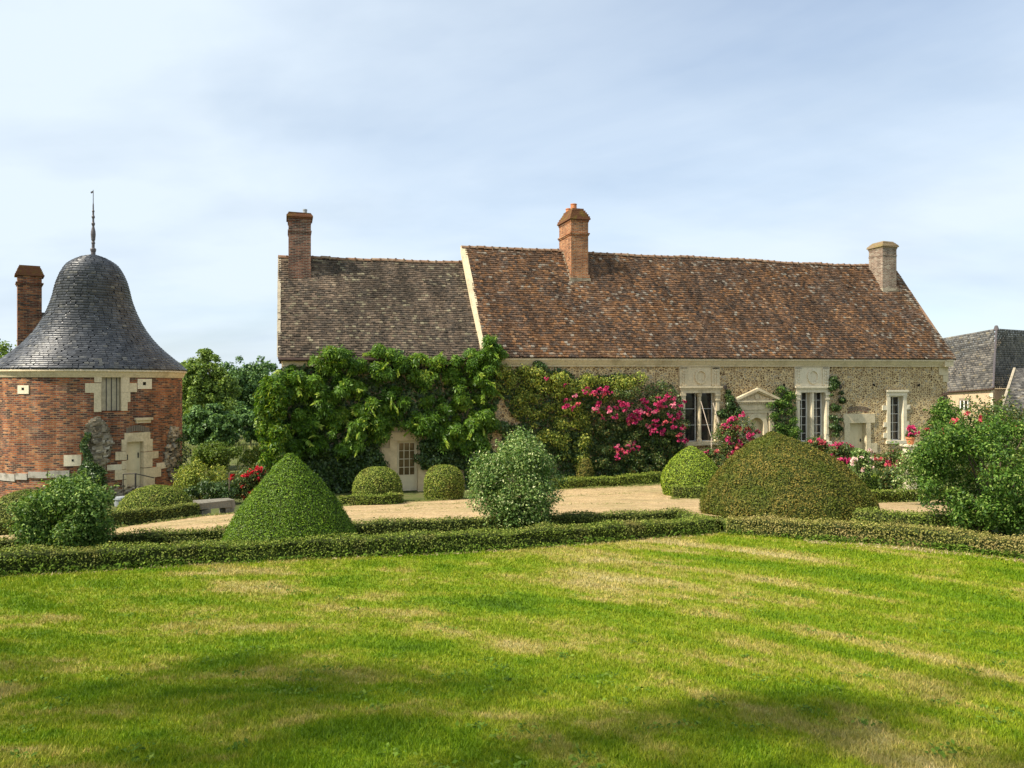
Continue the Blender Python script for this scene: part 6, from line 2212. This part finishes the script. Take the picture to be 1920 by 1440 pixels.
tower_ivy(153, 172, 810, 885, 900, 3, 'ivy trailing down the left side of the rubble stump on the tower')
tower_ivy(322, 336, 815, 895, 650, 4, 'ivy on the rubble at the right side of the tower')


# ---- trees beyond
def tree(px, ytop, ybase, half, D, mat, label, n, size, seed, nl=40, rl=0.3, crown0=0.15, conic=0.0, name='leafy_tree', core=True):
    k = D / F
    cx, cy, zt = P(px, ytop, D)
    g = gz(cx, cy)
    zb = min(CZ + (720 - ybase) * k, g + 1.0) if ybase else g
    H = zt - g
    R = half * k
    root = thing(name, (float(cx), float(cy), float(g)), label, 'tree', 'trees beyond the garden')
    rg = np.random.default_rng(seed)
    L = []
    if not conic:
        big = []
        for _ in range(18):
            d = norm(rg.normal(size=3)) * rg.uniform(0.2, 0.72)
            hz_ = (H * (1 - crown0)) / 2
            big.append((cx + d[0] * R, cy + d[1] * R * 0.8, g + H * crown0 + hz_ + d[2] * hz_ * 0.95, min(R, hz_) * rg.uniform(0.40, 0.66)))
        big.append((cx + rg.normal(0, .1) * R, cy, zt - 0.50 * min(R, H / 2), 0.50 * min(R, H / 2)))
        for _ in range(nl):
            b = big[rg.integers(len(big))]
            d = norm(rg.normal(size=3) + (0, -0.2, 0.25))
            L.append((b[0] + d[0] * b[3], b[1] + d[1] * b[3], min(b[2] + d[2] * b[3] * 0.9, zt - 0.25), b[3] * rg.uniform(0.22, 0.42)))
        nl = 0
    for _ in range(nl):
        f = rg.uniform(crown0, 1.0)
        prof = math.sin(PI * min(max((f - crown0 * 0.4) / (1 - crown0 * 0.4), 0), 1) ** 0.8) if not conic else (1 - f) * 1.1 + 0.05
        a = rg.uniform(0, 2 * PI); q = math.sqrt(rg.uniform(0.05, 1))
        r = rl * R * rg.uniform(0.55, 1.2) * (0.55 if conic else 1)
        L.append((cx + max(R * prof - r * 0.5, 0.02) * q * math.cos(a), cy + max(R * prof - r * 0.5, 0.02) * q * math.sin(a), g + f * (H - r * 0.6), r))
    p, d = lobe_points(L, n, seed + 2, 0.38)
    link('crown', leaf_mesh('crown', p, d + np.array((0, 0, 0.4)), size, mat, 0.55, 0.7, 0.25, 0.2), root)
    mb = MB()
    bend = rg.normal(0, 0.02 * H, (5, 2))
    path = [(cx + bend[i][0] * (i > 0), cy + bend[i][1] * (i > 0), g - 0.2 + H * 0.85 * i / 4) for i in range(5)]
    mb.tube(path, 0.035 * H * 0.6, 8, 0.01 * H * 0.5)
    for l in L[:9]:
        b = path[2]
        mb.tube([b, ((b[0] + l[0]) / 2, (b[1] + l[1]) / 2, (b[2] + l[2]) / 2 + 0.05 * H), l[:3]], 0.008 * H, 5, 0.003 * H)
    mb.build('trunk', M['bark'], root)
    return root


tree(396, 658, 850, 64, 64, M['tree_mid'], 'tallest airy green tree right behind the tower', 26000, 0.24, 81, 170, 0.17, 0.02)
tree(460, 664, 850, 62, 78, M['tree_dark'], 'broad dark tree between the tower and the house', 22000, 0.27, 82, 140, 0.20, 0.0)
tree(506, 684, 850, 46, 84, M['tree_dark'], 'dark tree half hidden behind the left corner of the house', 17000, 0.28, 83, 110, 0.22, 0.0)
tree(346, 678, 850, 40, 74, M['tree_mid'], 'green tree partly hidden behind the right edge of the tower', 17000, 0.27, 84, 110, 0.22, 0.0)
tree(480, 681, 850, 9, 96, M['tree_dark'], 'thin dark conifer tip above the far trees', 3500, 0.30, 85, 40, 0.5, 0.2, conic=1.0, name='conifer')
tree(396, 758, 870, 72, 50, M['tree_dark'], 'rounded dark bushy tree low between tower and house', 22000, 0.22, 86, 140, 0.20, 0.0)
tree(372, 722, 850, 46, 92, M['tree_dark'], 'dark tree far behind the tallest one, just right of the tower roof edge', 12000, 0.40, 89, 80, 0.2, 0.0)
tree(436, 716, 850, 46, 95, M['tree_mid'], 'far green tree in the dip between the tall tree and the broad dark tree', 12000, 0.40, 90, 80, 0.2, 0.0)
tree(512, 738, 860, 36, 58, M['tree_mid'], 'small green tree touching the left end of the wisteria', 11000, 0.26, 95, 80, 0.2, 0.0)
tree(470, 765, 860, 40, 62, M['tree_dark'], 'low dark tree beside the rounded bushy one, towards the house', 11000, 0.28, 96, 80, 0.2, 0.0)
tree(-8, 606, 850, 86, 66, M['tree_mid'], 'green tree at the left edge behind the tower', 14000, 0.26, 87, 90, 0.22, 0.12)
tree(-150, 640, 850, 90, 70, M['tree_dark'], 'large dark tree outside the left edge beyond the tower', 9000, 0.45, 88, 40, 0.32, 0.12)

# far wood along the fields
n = 26000
wx = RNG.uniform(-230, 260, n); wy = 175 + RNG.uniform(-8, 25, n)
hz = 5.6 + 1.4 * wob(wx, 0, 0, 0.09, 2) + 0.7 * wob(wx, 0, 0, 0.35, 5)
pw = np.stack([wx, wy, gz(wx, wy) + hz * np.sqrt(RNG.uniform(0, 1, n))], -1)
o = link('far_wood', leaf_mesh('far_wood', pw, np.tile((0, -0.7, 0.7), (n, 1)), 1.3, M['tree_dark'], 0.7, 0.6, 0.25, 0.1))
tag(o, 'low far wood along the edge of the fields', 'wood', kind='stuff')

# tall trees behind the viewer whose shade dapples the near lawn
def shade_tree(x, y, H, R, n, seed, label):
    g = gz(x, y)
    root = thing('garden_tree', (x, y, g), label, 'tree', 'trees shading the lawn')
    rg = np.random.default_rng(seed)
    L = []
    for _ in range(14):
        d = norm(rg.normal(size=3)) * rg.uniform(0.3, 1) ** 0.5
        L.append((x + d[0] * R, y + d[1] * R, g + H - R * 0.8 + d[2] * R * 0.8, R * rg.uniform(0.14, 0.30)))
    p, d = lobe_points(L, n, seed, 0.3)
    link('crown', leaf_mesh('crown', p, d + np.array((0, 0, .4)), 0.16, M['tree_mid'], 0.55, 0.7, 0.25, 0.2), root)
    mb = MB().tube([(x, y, g - .2), (x + .1, y, g + H * .3), (x, y + .1, g + H * .7)], 0.18, 8, 0.08)
    for l in L[:10]:
        mb.tube([(x + .05, y, g + H * .45), tuple(l[:3])], 0.06, 5, 0.02)
    mb.build('trunk', M['bark'], root)


shade_tree(-9.6, 1.3, 8.6, 2.4, 1300, 91, 'leafy tree left behind the viewpoint casting shade on the lawn')
shade_tree(-6.5, 0.8, 8.4, 2.2, 1300, 92, 'leafy tree just behind the viewpoint casting shade on the lawn')
shade_tree(-3.6, 0.8, 8.2, 2.1, 1400, 94, 'leafy tree right behind the viewpoint casting shade on the lawn')
shade_tree(-11.6, 2.3, 8.2, 1.8, 1000, 93, 'leafy tree far left of the viewpoint casting shade on the lawn')


# ---- small growth: weeds at hedge feet, straw of clippings, meadow grass
def strip_points(L, n, off0, off1):
    Q = np.array([P(*a) for a in L])[:, :2]
    d = np.r_[0, np.cumsum(np.hypot(*(np.diff(Q, axis=0).T)))]
    s = RNG.uniform(0, d[-1], n)
    cl = wob(s, 0, 0, 1.1, 3.3) + RNG.normal(0, 0.5, n)
    s = s[cl > -0.1]
    x = np.interp(s, d, Q[:, 0]); y = np.interp(s, d, Q[:, 1])
    y = y + RNG.uniform(off0, off1, len(s))
    return x, y


def scatter(name, sets, mat, size, hmax, label, cat, aspect=0.4, flat=False):
    xs, ys = [], []
    for L, n, a, b in sets:
        x, y = strip_points(L, n, a, b)
        xs.append(x); ys.append(y)
    x = np.concatenate(xs); y = np.concatenate(ys)
    z = gz(x, y) + RNG.uniform(0, 1, len(x)) ** 1.6 * hmax * (0.6 + 0.4 * wob(x, y, 0, 2.0, 1))
    p = np.stack([x, y, np.maximum(z, gz(x, y) + 0.005)], -1)
    N = np.tile((0, -0.3, 1.0), (len(p), 1))
    T = None if flat else RNG.normal(size=(len(p), 3)) * (1, 1, 0.5) + np.array((0, 0, 0.9))
    o = link(name, leaf_mesh(name, p, N, size, mat, aspect, 0.5, 0.2, 0.0, T=T))
    tag(o, label, cat, kind='stuff')


scatter('weeds', [(H1, 4200, -0.10, 0.03), (H1R, 4200, -0.14, 0.03), ([(a, b, c + 0.75) for a, b, c in H1], 9000, -0.1, 0.5), ([(a, b, c + 0.6) for a, b, c in H1R], 5000, -0.1, 0.5)], M['weed'], 0.06, 0.16,
        'bright green weeds and ivy sprouting along the feet of the low hedges', 'weeds', 0.45)
scatter('dry_clippings', [(H1R[1:], 5200, -0.42, -0.06), (H1, 2600, -0.16, 0.0)], M['straw'], 0.075, 0.03, 'dry straw-coloured hedge clippings on the lawn edge', 'clippings', 0.16, True)
scatter('path_weeds', [(a_, n_, -0.25, 0.25) for a_, n_ in (([(215, 993, 17.7), (375, 971, 20.1), (440, 964, 21)], 1500), ([(640, 952, 23.9), (760, 942, 25.8), (880, 936, 27.2), (1060, 919, 29.7), (1240, 909, 30.6)], 7000),
                                                             ([(1255, 934, 25.2), (1345, 934, 25.1)], 900), ([(1640, 938, 25), (1780, 931, 26.4)], 1500), ([(100, 1010, 15.6), (640, 965, 20.5), (1000, 945, 22), (1240, 935, 23)], 900), ([(760, 950, 23.2), (1000, 930, 26.5), (1200, 918, 28)], 1200))], M['meadow'], 0.10, 0.10,
        'thin yellowish grass creeping over the gravel edge', 'grass', 0.14)
n = 4500
mx = RNG.uniform(-30, -8, n); my = RNG.uniform(34, 75, n)
mp_ = np.stack([mx, my, gz(mx, my) + RNG.uniform(0, 0.1, n)], -1)
o = link('meadow_grass', leaf_mesh('meadow_grass', mp_, np.tile((0, -1, 0.3), (n, 1)), 0.4, M['meadow'], 0.14, 0.4, 0.1, T=np.tile((0, 0, 1.0), (n, 1)) + RNG.normal(0, .25, (n, 3))))
tag(o, 'tall pale meadow grass between the tower and the house', 'grass', kind='stuff')


# broad-leaved weeds in the lawn
n = 150
cx_ = RNG.uniform(-0.68, 0.68, n); dd_ = 3.8 * np.exp(RNG.uniform(0, 1, n) * 1.2)
ok_ = dd_ < lawn_line(cx_ * dd_) - 0.1
cx_, dd_ = (cx_ * dd_)[ok_], dd_[ok_]
m = 16
wx_ = np.repeat(cx_, m) + RNG.normal(0, 0.05, len(cx_) * m); wy_ = np.repeat(dd_, m) + RNG.normal(0, 0.05, len(cx_) * m)
wp_ = np.stack([wx_, wy_, gz(wx_, wy_) + RNG.uniform(0.012, 0.035, len(wx_))], -1)
o = link('lawn_weeds', leaf_mesh('lawn_weeds', wp_, np.tile((0, -0.2, 1.0), (len(wp_), 1)), 0.032, M['weed'], 0.6, 0.35, 0.15))
tag(o, 'small clumps of clover and plantain leaves among the lawn grass', 'weeds', kind='stuff')


# ================================================================== SMALL THINGS
# stone trough
a = P(376, 968, 20.6); b = P(440, 963, 21.3)
dv = b - a; Lh = float(np.hypot(dv[0], dv[1])); rz = math.atan2(dv[1], dv[0])
tx, ty = (a[0] + b[0]) / 2, (a[1] + b[1]) / 2
tg = gz(tx, ty) - 0.03
trough = thing('stone_bench', (float(tx), float(ty), float(tg)), 'weathered grey stone bench on two blocks beside the gravel, left of the cone', 'bench')
cr, sr = math.cos(rz), math.sin(rz)
rot = lambda x, y, z: (tx + x * cr - y * sr, ty + x * sr + y * cr, tg + z)
MB().box(-Lh / 2, Lh / 2, 0, 0.42, 0.20, 0.41, fn=rot, jit=0.03).build('slab', M['bench_stone'], trough)
for x0, x1 in ((-Lh / 2 + .02, -Lh / 2 + 0.28), (Lh / 2 - 0.26, Lh / 2 - 0.02)):
    MB().box(x0, x1, 0.0, 0.40, -0.05, 0.199, fn=rot, jit=0.02).build('block', M['bench_stone'], trough)

# iron railing before the tower door
rb = [P(231, 938, 27.6), P(254, 936, 27.2), P(288, 932, 27.6)]
rt = [P(231, 889, 27.6), P(254, 888, 27.2), P(289, 896, 27.6)]
rail = thing('iron_railing', (float(rb[1][0]), float(rb[1][1]), float(rb[1][2])), 'thin dark iron handrail in front of the tower door', 'railing')
MB().tube(rt, 0.02, 6).build('handrail', M['iron'], rail)
for q, (p0, p1) in enumerate(zip(rb, rt)):
    if q < 2:
        MB().tube([p0 - (0, 0, .2), p1 + (0, 0, 0.0)], 0.032 if q else 0.018, 6).build('post', M['iron'], rail)
# zinc tub
p = P(229, 945, 25.5)
tub = thing('zinc_tub', (float(p[0]), float(p[1]), float(gz(p[0], p[1]))), 'grey zinc tub beside the flat box dome near the tower door', 'tub')
g = gz(p[0], p[1])
zt = CZ - (933 - 720) / F * 25.5
MB().lathe(p[0], p[1], [(0.22, g), (0.26, zt - 0.05), (0.285, zt - 0.04), (0.285, zt), (0.25, zt), (0.23, g + 0.1)], 20).build('body', M['tub'], tub)
MB().lathe(p[0], p[1], [(0.24, zt - 0.02), (0.24, zt + 0.025), (0.0, zt + 0.04)], 20).build('lid', M['tub'], tub)
# thin rose post
p = P(430, 940, 25.2); zt = CZ - (886 - 720) / F * 25.2
g = gz(p[0], p[1])
post = thing('rose_post', (float(p[0]), float(p[1]), float(g)), 'thin pale post with a low iron bar beside the red rose', 'post')
MB().tube([(p[0], p[1], g - .1), (p[0], p[1], zt)], 0.02, 6).build('pole', M['vine_wood'], post)
MB().tube([(p[0], p[1], g + 0.33), (p[0] - 0.9, p[1] + 0.1, g + 0.31)], 0.02, 6).build('crossbar', M['iron'], post)

# terracotta pot on a stone pedestal
p = P(1707, 831, 29.0)
g = gz(p[0], p[1]); zt = CZ - (819 - 720) / F * 29.0; zp = CZ - (833.5 - 720) / F * 29.0
ped = thing('stone_pedestal', (float(p[0]), float(p[1]), float(g)), 'pale stone pedestal under the terracotta pot', 'pedestal')
MB().box(p[0] - 0.2, p[0] + 0.2, p[1] - 0.2, p[1] + 0.2, g - 0.1, zp - 0.07, jit=0.01).build('shaft', M['stone_pale'], ped)
MB().box(p[0] - 0.27, p[0] + 0.27, p[1] - 0.27, p[1] + 0.27, zp - 0.069, zp, jit=0.006).build('cap', M['stone_pale'], ped)
pot = thing('flower_pot', (float(p[0]), float(p[1]), float(zp)), 'terracotta flower pot of pink flowers on a stone pedestal', 'flower pot')
h = zt - zp
MB().lathe(p[0], p[1], [(0.0, zp + .003), (0.10, zp + .003), (0.15, zp + h * 0.72), (0.175, zp + h * 0.74), (0.175, zp + h), (0.15, zp + h), (0.14, zp + h * 0.8), (0, zp + h * 0.8)], 20).build('pot', M['terracotta'], pot)
q = norm(RNG.normal(size=(420, 3))); q[:, 2] = np.abs(q[:, 2])
q = np.array((p[0], p[1], zp + h)) + q * np.array((0.2, 0.2, 0.26)) * RNG.uniform(0.3, 1, (420, 1))
link('plant', leaf_mesh('plant', q, np.tile((0, -.5, .6), (420, 1)), 0.07, M['rose_leaf'], 0.6, 0.6, 0.2), pot)
put_trusses(pot, [(p[0] + dx, p[1] - 0.18, zp + h + dz) for dx, dz in ((-0.06, 0.12), (0.05, 0.26), (-0.12, 0.30), (0.12, 0.1))], 'pink', 1.0, 8)

M['pale_wood'] = plain('bare_pale_wood', (0.56, 0.46, 0.36), 0.7, 0.2, 0.15, 8)
# pale wooden frame leaning by the pillared window
fr = thing('leaning_frame', tuple(HW(*[W(1334, 822, -0.55)[0], -0.55, gz(*HW(W(1334, 822)[0], -0.55, 0)[:2])])), 'pale wooden frame leaning beside the pillared window', 'frame')


def wpt(x, y, t):
    s, z = W(x, y, t)
    return HW(s, t, z)


A1, A2_, B1, B2 = wpt(1314, 752, -0.16), wpt(1334, 822, -0.7), wpt(1337, 755, -0.16), wpt(1355, 823, -0.7)
MB().tube([A1, A2_], 0.016, 6).build('rail', M['pale_wood'], fr)
MB().tube([B1, B2], 0.016, 6).build('rail', M['pale_wood'], fr)
MB().tube([A2_, B2], 0.02, 6).build('rung', M['pale_wood'], fr)
for sx, q in ((0, A2_), (1, B2)):
    MB().tube([q, (q[0], q[1], gz(q[0], q[1]) - 0.05)], 0.022, 6).build('leg', M['pale_wood'], fr)

# black wall lantern brackets
for x, y, lab in ((1360, 722, 'small black wall lantern left of the pediment above the ivy'), (1576, 722, 'small black wall lantern right of the twin-light window above the ivy column')):
    q0 = wpt(x + 6, y, 0.0); q1 = wpt(x, y, -0.28)
    la = thing('wall_lantern', tuple(map(float, q0)), lab, 'lantern', 'wall lanterns on the flint front')
    MB().tube([q0, wpt(x + 3, y - 3, -0.15), q1], 0.015, 6).build('bracket', M['iron'], la)
    MB().lathe(q1[0], q1[1], [(0.0, q1[2] + 0.02), (0.09, q1[2] - 0.03), (0.085, q1[2] - 0.05), (0.06, q1[2] - 0.17), (0.0, q1[2] - 0.19)], 8).build('lamp_shade', M['iron'], la)

bpy.context.view_layer.update()
print('objects', len(bpy.data.objects), 'faces', sum(len(o.data.polygons) for o in bpy.data.objects if o.type == 'MESH'))
